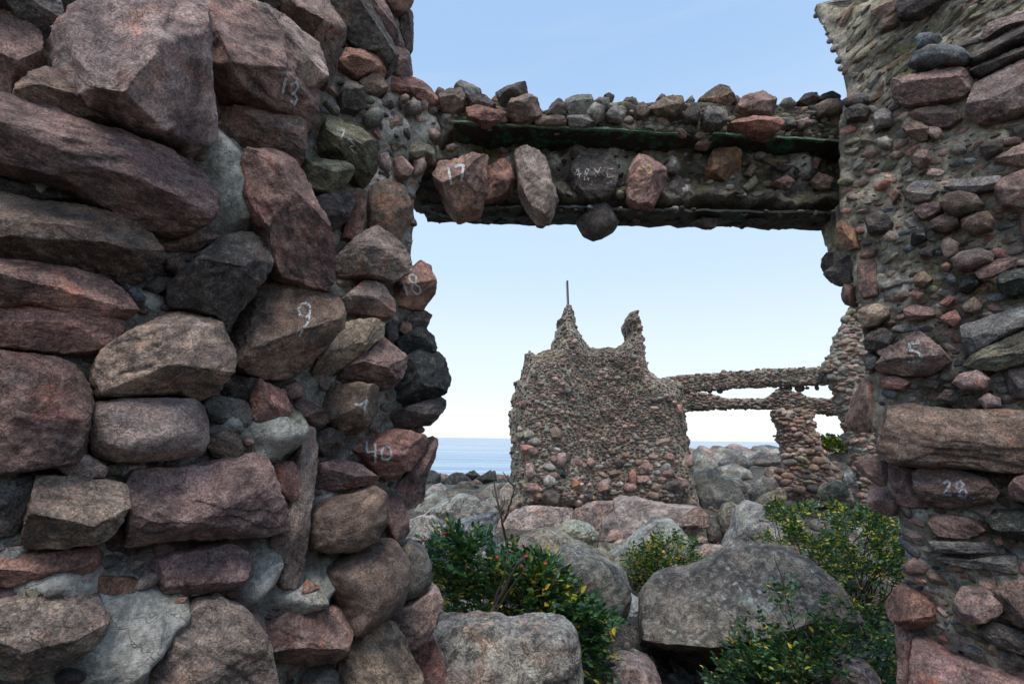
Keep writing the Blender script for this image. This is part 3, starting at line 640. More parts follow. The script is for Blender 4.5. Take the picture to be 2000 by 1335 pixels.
spL = scatter_small(bodyL, fillL, avF, lambda t, x, y, g: (1.0 - .5 * t) * (g.uniform(9, 28) if x < 600 else g.uniform(7, 17)), 4500, 'PPpBDDDGUMR', wallL, n_obj=200, kinds='raaa', sink=.25, flat=.7, pack=1.0, res=4)

# ================================================================== right pier
RIGHTS = '''
r U 0.06 1.0 | 1776,131 1786,108 1813,93 1853,91 1887,98 1895,111 1884,123 1843,125 1793,135
r U 0.04 1.0 | 1786,81 1795,70 1820,68 1840,74 1830,88 1793,98
b B 0.04 1.0 | 1715,57 1729,40 1752,35 1756,44 1739,57 1719,66
b D 0.04 0.9 | 1752,24 1779,-20 1880,-30 1860,0 1826,17 1786,37 1762,40
a P 0.05 0.8 | 1737,182 1752,162 1806,148 1874,135 1897,148 1901,169 1874,189 1820,199 1779,206 1745,199
a p 0.03 0.7 | 1887,226 1904,169 1941,148 2000,121 2060,105 2060,228 2000,219 1954,233 1917,236
a p 0.05 0.8 | 1914,71 1931,47 1988,32 2060,12 2060,48 1988,50 1948,64 1921,76
a D 0.05 0.8 | 1895,100 1948,71 1988,51 2060,35 2060,66 1971,91 1938,108 1907,126 1897,120
a D 0.05 0.8 | 1894,142 1921,128 1988,98 2060,72 2060,98 1988,113 1921,145
a P 0.02 0.8 | 1775,222 1806,212 1836,206 1863,216 1877,232 1853,249 1820,249 1790,238
a B 0.06 1.0 | 1762,249 1786,238 1816,249 1810,270 1796,273 1775,262
b p 0.05 1.0 | 1816,249 1838,252 1841,265 1828,272 1813,262
r B 0.07 1.0 | 1836,398 1847,381 1874,374 1907,381 1924,401 1907,415 1870,423 1847,415
b P 0.05 0.9 | 1944,371 1961,354 2000,344 2060,332 2060,412 2000,411 1961,404
r B 0.05 1.0 | 1877,431 1904,418 1931,415 1943,431 1938,450 1904,458 1880,448
r B 0.05 1.0 | 1816,435 1840,420 1870,425 1874,441 1847,454 1820,450
b D 0.05 1.0 | 1692,435 1705,418 1725,415 1747,435 1739,454 1698,457
b G 0.03 0.9 | 1766,381 1786,357 1820,357 1833,371 1816,391 1786,398
b G 0.05 0.8 | 1843,367 1870,351 1954,344 1951,364 1907,377 1863,373
b R 0.05 1.0 | 1732,374 1752,369 1759,378 1745,396
a P 0.05 1.0 | 1779,313 1793,293 1816,297 1818,310 1796,329
b D 0.05 1.0 | 1914,290 1931,276 1958,274 1958,290 1927,309
a P 0.04 0.9 | 1938,317 1988,286 2060,268 2060,325 2000,327
b P 0.04 0.9 | 1783,416 1800,402 1826,397 1845,411 1806,430
r g 0.05 1.0 | 1712,273 1729,268 1745,276 1739,290 1718,288
b G 0.05 1.0 | 1703,233 1725,212 1742,222 1739,243 1712,250
b D 0.05 1.0 | 1651,221 1681,204 1700,216 1692,233 1654,238
r G 0.05 1.0 | 1644,200 1665,184 1692,184 1702,197 1678,207 1651,208
b D 0.02 1.0 | 1609,507 1616,496 1631,494 1643,507 1630,540 1614,533
a D 0.02 1.0 | 1621,544 1658,495 1668,514 1670,551 1641,558
b R 0.02 1.0 | 1644,575 1651,556 1670,556 1668,599 1654,594
b O -.01 0.9 | 1640,440 1656,425 1672,450 1676,485 1655,490 1640,470
a P 0.01 0.6 | 1676,511 1708,507 1712,528 1715,575 1685,580 1675,548
b T 0.04 1.0 | 1675,615 1685,602 1712,595 1739,602 1737,615 1712,635 1686,642
b D 0.05 1.0 | 1686,666 1698,649 1725,640 1747,656 1739,673 1712,686 1692,681
a P 0.06 0.7 | 1710,720 1729,689 1766,662 1796,647 1823,667 1850,693 1857,710 1816,731 1739,732
b R 0.04 0.9 | 1717,737 1752,735 1779,747 1766,760 1722,759
b D 0.04 0.9 | 1799,745 1820,740 1838,747 1830,759 1810,755
r p 0.07 1.0 | 1860,747 1874,730 1911,721 1934,740 1924,760 1880,762
b M 0.04 0.7 | 1880,710 1921,683 2000,649 2060,636 2060,702 2000,708 1954,722 1914,723
b D 0.04 0.9 | 1830,780 1847,760 1867,762 1880,780 1863,789
r p 0.04 0.9 | 1911,780 1931,767 1954,777 1956,794 1924,799
b B 0.06 0.7 | 1722,880 1719,828 1739,801 1786,792 1853,800 2000,804 2060,800 2060,922 2000,922 1900,915 1800,905 1745,900
b r -.01 0.8 | 1661,821 1675,780 1698,743 1714,731 1718,777 1719,828 1697,843 1668,838
b G 0.03 1.0 | 1688,696 1702,687 1715,700 1712,722 1695,722
b p 0.05 1.0 | 1712,689 1725,674 1744,674 1729,702
r p 0.06 1.0 | 1857,507 1874,494 1914,485 1941,494 1938,511 1890,528 1867,523
b p 0.04 0.9 | 1836,474 1853,465 1872,475 1870,494 1847,506
r D 0.05 1.0 | 1793,493 1810,482 1828,487 1820,503 1799,501
a K 0.05 0.9 | 1779,476 1783,450 1803,438 1810,467 1786,479
r p 0.05 1.0 | 1724,462 1739,450 1752,460 1749,472 1729,471
a P 0.05 0.7 | 1766,605 1786,595 1820,603 1828,615 1796,626 1769,626
b R 0.05 0.9 | 1833,622 1867,605 1877,625 1863,637
b R 0.05 0.9 | 1833,594 1853,577 1867,581 1850,599
r R 0.05 1.0 | 1774,575 1789,563 1805,575 1793,587
b B 0.05 0.9 | 1880,597 1904,581 1920,597 1911,611 1884,611
a K 0.07 0.9 | 1950,540 1975,521 1998,526 2055,550 2000,572 1968,575 1951,557
a K 0.05 0.9 | 1872,568 1880,544 1907,536 1913,555 1890,573
r U 0.06 1.0 | 1846,543 1857,535 1869,543 1866,554 1852,554
b R 0.05 1.0 | 1838,520 1850,513 1861,522 1852,531 1842,529
b B 0.05 1.0 | 1786,538 1806,531 1822,545 1806,562 1786,557
b P 0.05 0.8 | 1905,533 1948,507 1987,505 1981,523 1938,540 1914,546
b P 0.00 0.9 | 1676,909 1695,893 1741,902 1741,946 1725,951 1698,931
a P 0.00 0.9 | 1707,986 1708,940 1739,947 1761,983 1741,1007 1719,998
b P 0.05 0.8 | 1739,905 1759,900 1790,912 1796,952 1815,985 1786,990 1752,981 1739,946
b P 0.07 0.8 | 1785,922 1806,912 1887,920 1927,934 1950,959 1941,978 1870,991 1816,988 1790,955
a P 0.02 1.0 | 1944,924 1968,920 1975,935 1965,948 1948,942
b P 0.06 0.9 | 1973,948 1988,925 2060,920 2060,980 2000,978 1973,971
b P 0.06 0.8 | 1813,1018 1826,1008 1870,1004 1904,1014 1926,1033 1917,1047 1870,1049 1833,1045
a K 0.06 0.8 | 1926,1012 1941,996 2000,998 2060,1000 2060,1060 2000,1055 1965,1045 1938,1025
b G 0.06 0.8 | 1813,1055 1853,1057 1921,1058 1948,1070 1941,1079 1833,1079
r P 0.03 1.0 | 1762,1103 1786,1087 1816,1107 1810,1120 1779,1123 1766,1116
b G 0.05 0.7 | 1816,1087 1870,1094 1981,1082 1986,1116 1938,1111 1887,1106
b p 0.02 1.0 | 1759,1035 1772,1028 1803,1035 1808,1060 1786,1064 1766,1049
a R 0.04 0.9 | 1732,1178 1756,1138 1769,1143 1799,1166 1822,1188 1818,1217 1779,1234 1759,1217 1739,1200
b p 0.07 0.9 | 1861,1185 1877,1146 1917,1149 1960,1175 1960,1190 1927,1211 1887,1217 1868,1204
a P 0.06 0.8 | 1943,1153 1968,1134 2060,1134 2060,1228 1988,1217 1949,1198 1959,1181
b D 0.04 0.8 | 1909,1227 1938,1209 2000,1233 2060,1250 2060,1280 1988,1271 1938,1254
b r 0.00 0.8 | 1752,1221 1781,1239 1785,1290 1788,1380 1760,1380 1760,1272
a P 0.05 0.7 | 1784,1251 1836,1272 1887,1293 1954,1314 2010,1338 2060,1370 2060,1400 1788,1400
b R 0.05 1.0 | 1941,1051 1955,1047 1960,1060 1948,1066
b G 0.03 0.7 | 1880,640 1930,622 1990,600 2060,590 2060,630 1990,648 1920,680 1885,700
a r 0.03 0.7 | 1700,20 1760,-10 1750,22 1715,38
b D 0.03 0.8 | 1960,250 2060,235 2060,262 1975,275
r P 0.03 0.9 | 1990,415 2060,412 2060,470 2000,472
b D -.01 0.8 | 1955,722 2060,705 2060,790 1975,775
'''
wallR = empty('stone_pier', wall_base(RIGHT, 1850, 1335), 'near pier of pebbles and slabs set in mossy mortar filling the right side', 'pier')
polyR = P('1588,12 1602,4 1650,16 1690,12 1722,-10 1740,-60 2080,-60 2080,1420 1768,1420 1764,1300 1750,1220 1740,1190 1768,1140 1770,1090 1762,1050 1755,1000 1722,990 1712,940 1690,930 1700,895 1722,880 1700,840 1680,832 1690,780 1700,735 1695,690 1685,640 1678,600 1668,560 1655,556 1640,540 1622,530 1618,500 1610,465 1600,440 1600,425 1640,400 1640,240 1655,184 1648,150 1640,118 1622,80 1608,55 1594,30')
def bulgeR(b):
    return 0.04 * fbm(b * 3.0, 3) 
bodyR = Body('mortar_core', polyR, RIGHT, 0.016, 0.0, 0.45, 0.10, M_mortR, wallR, amp=0.028, freq=9, bulge=bulgeR,
             patches=[(1860, 1130, .1, .02), (1800, 1000, .05, .03), (1960, 1110, .08, .03), (1850, 1230, .08, .03), (1980, 1180, .1, .02), (1720, 560, .05, .01), (1760, 560, .06, .01), (1800, 640, .05, .01), (1740, 480, .05, .01)], smooth_rim=False)
rowsR = rows(RIGHTS)
STR = []
for i, (k, c, pr, th, poly) in enumerate(rowsR):
    STR.append(traced('stone', poly, RIGHT, k, c, wallR, pr, th, seed=i + 301, lich=.3))
avR = [r[4] for r in rowsR]
fillR = P('1700,200 1770,215 1860,260 2010,240 2010,1345 1775,1345 1770,1240 1750,1190 1775,1120 1765,1010 1725,985 1715,900 1700,840 1700,740 1690,640 1670,560 1640,540 1615,470 1608,435 1645,400 1650,240')
scatter_small(bodyR, fillR, avR, lambda t, x, y, g: (1.0 - .6 * t) * (g.uniform(7, 17) if y < 780 else g.uniform(7, 20)), 9000, 'PPpBRDGGUMrg', wallR, n_obj=215, kinds='rrba', sink=.55, flat=.5, pack=1.12, lich=.25)
# slaty rim of the broken vault at the top, courses lying on edge
vault = P('1640,22 1680,20 1730,5 1760,-15 2010,-15 2010,110 1900,140 1770,180 1735,205 1685,190 1675,140 1660,85')
def sz(t, x, y, g): return (1 - .5 * t) * g.uniform(7, 22)
sp = spots(vault, lambda t, x, y, g: (1 - .5 * t) * g.uniform(9, 30), 4000, avR, .34, .98, rng); J = Joined(); cnt = 0
for (x, y, a, b) in sorted(sp.tolist(), key=lambda r: -r[2]):
    h = bodyR.sample(x, y)
    if h is None: continue
    p, n, dd = h; s = px_scale(p); ang = math.atan2(0.55, 1) * (0.6 + .8 * (1 - min(1, max(0, (x - 1600) / 300)))) + rng.normal(0, .07)
    col = 'MGDMBGDB'[int(rng.integers(0, 8))]; args = (p - n * .001, nrm(n + rng.normal(0, .06, 3)), a * s * 1.1, b * s * 1.25, b * s * .85, ang, 'ab'[cnt % 2])
    if cnt < 80: small('slate', *args, col, wallR, 4, None, .5); cnt += 1
    else: J.stone(*args, col, 3, .5)
J.build('small_stones', M_col, wallR)
for (y, r_) in ((30, 6), (66, 4), (80, 6), (95, 8), (117, 8), (133, 7)):
    for x in np.arange(1575, 1680, 1.0):
        h = bodyR.sample(x, y)
        if h is not None: break
    p = h[0]; s = px_scale(p); small('stone', p, np.array([-.8, -.6, 0]), r_ * s, r_ * s, r_ * s * .9, 0, 'r', 'G', wallR)

# ================================================================== lintel
LD = Surf([(-3, 2.72), (-.2, 2.74), (.8, 2.84), (3, 3.0)])
LDW = Surf([(-3, 2.88), (-.2, 2.89), (.8, 2.97), (3, 3.12)])
lint = empty('lintel_beam', tuple(LD.at(1290, 400)), 'steel and concrete lintel capped with rubble bridging the opening between the near walls', 'beam')
top = P('840,186 870,192 900,190 960,200 1030,200 1060,216 1110,209 1180,200 1260,201 1330,202 1400,199 1440,206 1500,205 1560,208 1640,200 1720,195 1740,320 1640,282 1300,266 890,250 840,300')
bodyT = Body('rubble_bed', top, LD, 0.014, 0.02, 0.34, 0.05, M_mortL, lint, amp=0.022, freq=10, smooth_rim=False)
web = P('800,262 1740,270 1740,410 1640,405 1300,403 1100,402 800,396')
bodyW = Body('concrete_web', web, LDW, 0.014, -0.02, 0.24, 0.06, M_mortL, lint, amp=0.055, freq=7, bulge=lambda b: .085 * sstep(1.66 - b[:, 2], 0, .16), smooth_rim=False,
             patches=[(1310, 330, .05, .05), (1330, 370, .04, .05), (1560, 330, .07, .05), (1480, 300, .07, .04), (1200, 330, .1, .02), (905, 320, .07, .06), (985, 330, .06, .05), (1040, 320, .06, .06), (1155, 330, .08, .06), (1265, 325, .06, .06), (1090, 310, .05, .04), (1410, 320, .05, .04)])
def slab(name, a0, a1, y0, y1, zt, th, mat, parent, nseg=60, rough=.006, edge=.01, g=rng):
    """an eroded steel plate lying flat: from plan x a0 to a1, depth y0..y1 (pairs left/right), top at zt"""
    nx, ny = nseg, 10; V = []; F = []
    zl, zr = zt
    for side in (0, 1):
        for i in range(nx + 1):
            for j in range(ny + 1):
                t = i / nx; u = j / ny; x = a0 + (a1 - a0) * t; ya = y0[0] + (y0[1] - y0[0]) * t; yb = y1[0] + (y1[1] - y1[0]) * t
                z = zl + (zr - zl) * t - (th if side else 0); V.append((x, ya + (yb - ya) * u, z))
    V = np.array(V); ed = fbm(V * np.array([9, 1, 0]) + 3, 4); half = (nx + 1) * (ny + 1)
    jj = np.tile(np.arange(ny + 1), (nx + 1) * 2); V[:, 1] += np.where(jj == 0, ed * edge, 0); V[:, 2] += fbm(V * 14, 4) * rough; V[:, 2] += fbm(V * 3.0, 2) * rough
    q = []; I = lambda s, i, j: s * half + i * (ny + 1) + j
    for i in range(nx):
        for j in range(ny): q += [(I(0, i, j), I(0, i + 1, j), I(0, i + 1, j + 1), I(0, i, j + 1)), (I(1, i, j), I(1, i, j + 1), I(1, i + 1, j + 1), I(1, i + 1, j))]
    for i in range(nx): q += [(I(1, i, 0), I(1, i + 1, 0), I(0, i + 1, 0), I(0, i, 0)), (I(0, i, ny), I(0, i + 1, ny), I(1, i + 1, ny), I(1, i, ny))]
    for j in range(ny): q += [(I(0, 0, j), I(0, 0, j + 1), I(1, 0, j + 1), I(1, 0, j)), (I(1, nx, j), I(1, nx, j + 1), I(0, nx, j + 1), I(0, nx, j))]
    off = np.array(WORLD(parent).translation); return link(name, mesh_np(name, V - off, np.array(q), False), mat, parent, Matrix.Translation(Vector(off)))
pa, pb = LD.at(890, 249), LD.at(1320, 268); pc_, pd_ = LD.at(1386, 271), LD.at(1702, 289)
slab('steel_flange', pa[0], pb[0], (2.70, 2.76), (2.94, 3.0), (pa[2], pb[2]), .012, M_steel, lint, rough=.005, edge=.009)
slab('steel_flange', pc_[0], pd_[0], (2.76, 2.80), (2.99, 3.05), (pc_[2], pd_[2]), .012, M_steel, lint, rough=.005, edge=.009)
slab('corroded_lip', pa[0], pb[0], (2.688, 2.748), (2.712, 2.772), (pa[2] + .006, pb[2] + .006), .013, M_crust, lint, rough=.006, edge=.010)
slab('corroded_lip', pc_[0], pd_[0], (2.748, 2.788), (2.772, 2.81), (pc_[2] + .006, pd_[2] + .006), .013, M_crust, lint, rough=.006, edge=.010)
qa, qb = LD.at(830, 400), LD.at(1700, 386)
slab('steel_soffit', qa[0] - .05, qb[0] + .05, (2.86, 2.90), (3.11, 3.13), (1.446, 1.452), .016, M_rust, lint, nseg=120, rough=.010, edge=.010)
g6 = np.random.default_rng(66)
for _ in range(110):
    x = g6.uniform(qa[0], qb[0]); y = g6.uniform(2.85, 3.1); r_ = g6.uniform(.008, .028); small('stone', np.array([x, y, 1.430 + (x - qa[0]) * .002 + r_ * .25]), nrm(np.array([g6.normal(0, .15), g6.normal(0, .15), -1.0])), r_ * 1.3, r_, r_ * .8, g6.uniform(0, 3), 'rab'[int(g6.integers(0, 3))], 'KDKDG'[int(g6.integers(0, 5))], lint, 3)
LINT = '''
a r 0.11 1.0 | 850,357 859,322 879,323 908,320 957,315 947,344 951,378 936,404 892,417 871,394
b R 0.04 1.0 | 944,339 985,322 1005,340 1005,378 980,392 946,400
b p 0.11 1.1 | 1005,307 1028,297 1052,307 1070,328 1075,355 1088,386 1075,428 1052,428 1031,402 1015,375 1010,339
b D 0.03 0.9 | 1109,339 1130,316 1193,316 1206,349 1195,386 1149,396 1120,375
a r 0.10 1.0 | 1226,345 1235,318 1262,308 1290,318 1297,345 1292,375 1275,403 1245,400 1226,385
a O 0.03 0.8 | 1376,333 1392,294 1444,302 1447,333 1418,353 1381,349
b M 0.04 1.0 | 1449,367 1473,344 1480,357 1460,377
b P 0.04 1.0 | 1512,356 1533,345 1550,360 1538,370
b B 0.05 1.0 | 1583,354 1596,339 1624,354 1617,372 1599,370
b B 0.03 1.0 | 1452,341 1468,320 1477,328 1465,346
b P 0.10 1.0 | 1357,286 1371,270 1388,280 1381,291
b P 0.03 1.0 | 1577,330 1590,308 1601,314 1596,332
a B 0.02 1.0 | 1625,340 1650,322 1665,322 1645,345
a D 0.00 0.8 | 1540,330 1510,320 1560,318 1572,338 1555,350
a M -.01 0.8 | 1480,318 1530,300 1560,312 1520,330
b D 0.00 0.9 | 1290,395 1305,360 1325,350 1340,380 1320,402
'''
LL = []
for i, (k, c, pr, th, poly) in enumerate(rows(LINT)):
    LL.append(traced('stone', poly, LDW, k, c, lint, pr, th, seed=i + 601, lich=0, blend=.3, res=5 if i > 5 else 6))
SOF = '''
r D 0.0 1.0 | 1126,432 1150,405 1180,400 1210,432 1200,450 1178,462 1160,467 1140,457
b D 0.0 0.9 | 1042,425 1060,415 1078,428 1060,443 1048,441
b D 0.0 0.8 | 1350,434 1370,428 1408,428 1397,444 1380,446
b D 0.0 0.8 | 1455,430 1490,425 1500,433 1475,438
b D 0.0 0.8 | 1010,426 1030,420 1042,431 1025,436
'''
for i, (k, c, pr, th, poly) in enumerate(rows(SOF)):
    traced('stone', poly, plane(2.98), k, c, lint, pr, th, seed=i + 641, lich=0, blend=.0, res=4)
TOPS = '''
b B 0.05 1.0 | 858,197 868,181 900,180 909,195 905,213 884,222 863,214
b G 0.00 1.0 | 887,174 900,163 913,168 939,181 942,192 910,193
b D 0.05 1.0 | 911,194 947,191 968,205 957,221 918,214
a D 0.03 1.1 | 968,172 1026,172 1031,192 1010,202 981,211 973,189
a B 0.07 1.0 | 989,228 999,200 1028,187 1044,197 1059,228 1031,242 1010,239
b R 0.06 0.9 | 910,216 931,214 993,226 989,239 947,244 915,233
b D 0.05 1.0 | 1066,228 1078,205 1091,200 1107,210 1105,228 1085,232
b G 0.00 1.0 | 1099,204 1115,192 1151,195 1159,208 1141,228 1110,228
r g 0.08 1.0 | 1145,221 1159,204 1180,213 1178,231 1162,240
r G 0.04 1.0 | 1157,202 1167,194 1190,196 1190,215 1172,215
b D 0.00 1.0 | 1178,190 1191,183 1199,192 1193,204
b G 0.07 1.0 | 1183,225 1199,211 1224,221 1212,236 1190,234
b B 0.06 1.0 | 1044,231 1101,229 1106,245 1046,246
b G 0.06 1.0 | 1105,233 1146,228 1164,242 1138,250 1112,248
b B 0.00 1.1 | 1363,197 1394,175 1418,181 1432,200 1420,211 1397,206
b P 0.02 1.1 | 1434,220 1444,200 1475,186 1502,197 1514,218 1502,233 1455,228
r G 0.00 1.0 | 1517,210 1528,197 1541,194 1554,205 1545,214 1525,214
b D 0.00 1.0 | 1552,206 1567,189 1595,185 1595,202 1578,210
r D 0.00 1.0 | 1594,202 1601,187 1622,182 1640,192 1637,202 1615,205
r p 0.06 1.0 | 1584,212 1607,200 1635,198 1650,213 1638,223 1599,229
b B 0.05 1.0 | 1264,212 1297,200 1329,195 1333,216 1313,233 1281,225
b D 0.06 1.0 | 1332,228 1350,206 1365,210 1363,239 1339,241
b G 0.08 0.9 | 1370,228 1381,215 1413,217 1420,239 1397,250 1376,246
a R 0.10 1.0 | 1426,241 1439,232 1496,229 1525,247 1512,265 1465,259
b B 0.04 1.0 | 1238,214 1255,203 1267,222 1255,232 1243,230
r p 0.07 1.0 | 1552,239 1575,233 1585,244 1562,253
b G 0.07 1.0 | 1518,236 1546,232 1554,247 1531,249
r G 0.00 1.0 | 1338,200 1350,188 1356,200 1348,208
r G 0.01 1.0 | 1428,200 1437,188 1445,196 1442,210
r D 0.00 1.0 | 1280,198 1290,186 1300,190 1298,202
b D 0.00 1.0 | 1305,200 1312,187 1322,192 1320,204
b B 0.00 1.0 | 958,200 968,189 978,196 972,208
b G 0.00 1.0 | 1212,206 1222,194 1240,196 1245,208 1225,214
b D 0.00 1.0 | 848,188 856,172 868,178 862,192
'''
rt_ = rows(TOPS)
for i, (k, c, pr, th, poly) in enumerate(rt_):
    traced('stone', poly, LD, k, c, lint, pr, th, seed=i + 661, lich=.35, blend=.2)
scatter_small(bodyT, P('850,200 1700,208 1740,280 1700,282 1300,264 860,255'), [r[4] for r in rt_], lambda t, x, y, g: (1 - .5 * t) * g.uniform(4, 12), 5000, 'GGBDPMgpM', lint, n_obj=150, kinds='rbba', sink=.3, flat=.6, pack=.92, lich=.35)
# loose row lying along the broken top edge, seen against the sky
for i in range(60):
    x = rng.uniform(880, 1660); p = LD.at(x, 206 + rng.uniform(-3, 6)); a = rng.uniform(4, 11) * px_scale(p); pos = p + np.array([0, rng.uniform(0.0, .3), rng.uniform(-.01, .02)])
    small('stone', pos, nrm(np.array([rng.normal(0, .3), -1, .5])), a, a * rng.uniform(.6, .9), a * .8, rng.normal(0, .4), 'rba'[int(rng.integers(0, 3))], 'GDBGPg'[int(rng.integers(0, 6))], lint, 3, None, .35)
scatter_small(bodyW, P('850,290 1690,300 1660,385 860,380'), [r[4] for r in rows(LINT)], lambda t, x, y, g: g.uniform(5, 12), 900, 'DBDMG', lint, n_obj=40, kinds='rba', sink=.4, flat=.6, pack=1.4, lich=0)

# ------------------------------------------------------------------ painted numbers
def paint(target, strokes, w, label, col=(.44, .47, .48), wear=.56):
    V, Fc, M = SZ[target.name]; Mi = M.inverted(); bvh = BVHTree.FromPolygons([Vector(v) for v in V], Fc.tolist())
    o0 = Mi @ Vector((0, 0, 0)); VV = []; FF = []
    for st in strokes:
        st = [np.array(q, float) for q in st]; pts = []
        for a, b in zip(st[:-1], st[1:]):
            k = max(1, int(np.linalg.norm(b - a) / 1.5)); pts += [a + (b - a) * j / k for j in range(k)]
        pts.append(st[-1]); prev = None
        for i, c in enumerate(pts):
            t = pts[min(i + 1, len(pts) - 1)] - pts[max(i - 1, 0)]; t = t / (np.linalg.norm(t) + 1e-9); nn = np.array([-t[1], t[0]]); row = []
            ww = .85 * w * (1 + .25 * math.sin(i * .9) * rng.random())
            for k in range(-2, 3):
                q = c + nn * ww * k / 4; d = (Mi.to_3x3() @ Vector(ray(*q))).normalized(); h = bvh.ray_cast(o0, d)
                if h[0] is None: row = None; break
                row.append(h[0] + h[1] * .0022 - d * .001)
            if row:
                base = len(VV); VV += [tuple(r) for r in row]
                if prev is not None and (VV[prev] is not None):
                    if (Vector(VV[prev]) - Vector(VV[base])).length < .03: FF += [(prev + k, prev + k + 1, base + k + 1, base + k) for k in range(4)]
                prev = base
            else: prev = None
    if not FF: print('PAINT MISSED', label); return
    o = link('painted_number', mesh_np('painted_number', np.array(VV), np.array(FF)), M_paint, target, M, col + (wear - .5,)); o['label'] = label; return o
def find(lst, px, py):
    best = None
    for o, r in lst:
        if inpoly(np.array([[px, py]]), r[4])[0]:
            d = np.hypot(*(np.mean(r[4], 0) - (px, py)))
            if best is None or d < best[0]: best = (d, o)
    return best[1]
LS = list(zip(STL, rowsL)); RS = list(zip(STR, rowsR)); TS = list(zip(LL, rows(LINT)))
paint(find(LS, 565, 190), [P('559,152 551,183')], 6, 'white 1 of the painted 13')
paint(find(LS, 565, 190), [P('566,166 578,160 582,170 575,180 568,184 576,184 580,194 574,205 567,196')], 5, 'white 3 of the painted 13')
paint(find(LS, 680, 270), [P('664,256 672,254 670,264 664,272'), P('676,276 683,272 692,284 682,286 690,296 697,300')], 4, 'white worn scrawl', wear=.5)
paint(find(LS, 590, 620), [P('602,592 590,594 583,604 586,616 598,620 606,612 606,598 596,590'), P('606,606 602,630 592,642 584,656')], 5, 'white 9', wear=.47)
paint(find(LS, 700, 800), [P('692,789 702,791 716,781 719,786'), P('716,784 712,797 712,812')], 5, 'white 7', wear=.52)
paint(find(LS, 740, 885), [P('717,862 716,882 733,881'), P('733,866 733,903')], 5, 'white 4 of the painted 40')
paint(find(LS, 752, 885), [P('751,871 745,881 746,895 757,898 765,889 762,875 753,869')], 5, 'white 0 of the painted 40')
paint(find(LS, 800, 560), [P('789,548 791,560 796,577')], 6, 'white 1 of the painted 18')
paint(find(LS, 810, 560), [P('808,553 800,548 799,539 806,536 813,541 812,552 804,557 805,567 814,575 822,569 818,560 808,553')], 4, 'white 8 of the painted 18')
paint(find(TS, 900, 350), [P('876,326 878,340 882,361')], 6, 'white 1 of the painted 17')
paint(find(TS, 900, 350), [P('888,326 898,323 906,324 903,338 901,354')], 6, 'white 7 of the painted 17')
paint(find(TS, 1040, 320), [P('1024,308 1026,318')], 4, 'faded left stroke of the painted 11', col=(.3, .32, .3), wear=.45)
paint(find(TS, 1040, 320), [P('1040,306 1042,316')], 4, 'faded right stroke of the painted 11', col=(.3, .32, .3), wear=.45)
paint(find(TS, 1150, 340), [P('1132,348 1130,328 1122,342 1136,340'), P('1141,352 1144,330 1151,332 1145,341 1150,352'), P('1160,329 1172,344'), P('1173,327 1163,346'), P('1196,330 1188,330 1184,338 1188,347 1197,345')], 2, 'chalky letters ARX8', col=(.35, .37, .36), wear=.5)
paint(find(TS, 1262, 340), [P('1252,320 1252,342'), P('1260,334 1264,324 1270,322 1272,336 1266,344 1260,338')], 3, 'faint yellowish 10', col=(.42, .33, .14), wear=.42)
paint(find(RS, 1785, 690), [P('1796,669 1776,671 1778,684 1792,686 1800,696 1792,708 1774,704')], 7, 'worn white 5', col=(.34,.36,.37), wear=.45)
paint(find(RS, 1870, 955), [P('1842,944 1850,938 1856,944 1850,956 1842,966 1858,966')], 5, 'worn white 2 of the painted 28', col=(.27, .29, .34), wear=.46)
paint(find(RS, 1870, 955), [P('1872,940 1866,948 1872,954 1884,956 1890,964 1880,970 1872,964 1876,954 1882,946 1874,938')], 6, 'worn white 8 of the painted 28', col=(.27, .29, .34), wear=.46)

# ================================================================== guessed rest of the roofless room, added out of view to block low light
def added_room_wall(label, pts, z0, z1, seed):
    root = empty('stone_wall', (pts[0][0], pts[0][1], z0), label, 'wall'); g = np.random.default_rng(seed)
    L = [0]; 
    for a, b in zip(pts[:-1], pts[1:]): L.append(L[-1] + math.hypot(b[0] - a[0], b[1] - a[1]))
    nu = int(L[-1] / .07) + 1; nz = int((z1 - z0) / .07) + 1; us = np.linspace(0, L[-1], nu + 1); zs = np.linspace(z0, z1, nz + 1)
    X = np.interp(us, L, [p[0] for p in pts]); Y = np.interp(us, L, [p[1] for p in pts]); tx, ty = np.gradient(X), np.gradient(Y); l = np.hypot(tx, ty); nx, ny = ty / l, -tx / l
    V = []; top = z1 - .35 + .35 * fbm(np.stack([us * 1.3, us * 0, us * 0 + seed], 1), 3)
    for side in (0, 1):
        for j in range(nz + 1):
            z = np.minimum(zs[j], top); p = np.stack([X, Y, z], 1); d = .05 * fbm(p * 4 + seed, 4) - (.45 if side else 0); V.append(np.stack([X + nx * d, Y + ny * d, z], 1))
    V = np.concatenate(V); W = nu + 1; H = (nz + 1) * W; i = np.arange(H).reshape(nz + 1, W); q = np.stack([i[:-1, :-1], i[:-1, 1:], i[1:, 1:], i[1:, :-1]], -1).reshape(-1, 4)
    t = i[-1]; cap = np.stack([t[:-1], t[1:], t[1:] + H, t[:-1] + H], 1); off = np.array(root.location)
    ends = [np.stack([i[:-1, c], i[1:, c], i[1:, c] + H, i[:-1, c] + H], 1) for c in (0, -1)]
    link('mortar_core', mesh_np('mortar_core', V - off, [q, q[:, ::-1] + H, cap] + ends), M_mort, root, Matrix.Translation(Vector(off)))
    J = Joined()
    for _ in range(int(L[-1] * (z1 - z0) * 16)):
        k = int(g.integers(1, nu)); z = g.uniform(z0, top[k] - .05); r_ = g.uniform(.05, .22) * (1 if g.random() < .5 else .5)
        J.stone(np.array([X[k] - 0 * nx[k], Y[k], z]), np.array([nx[k], ny[k], g.normal(0, .1)]), r_, r_ * .65, r_ * .5, g.normal(0, .25), 'ab'[int(g.integers(0, 2))], 'PPBRDGp'[int(g.integers(0, 7))], 4 if r_ > .12 else 3, .1, g)
    J.build('small_stones', M_col, root)
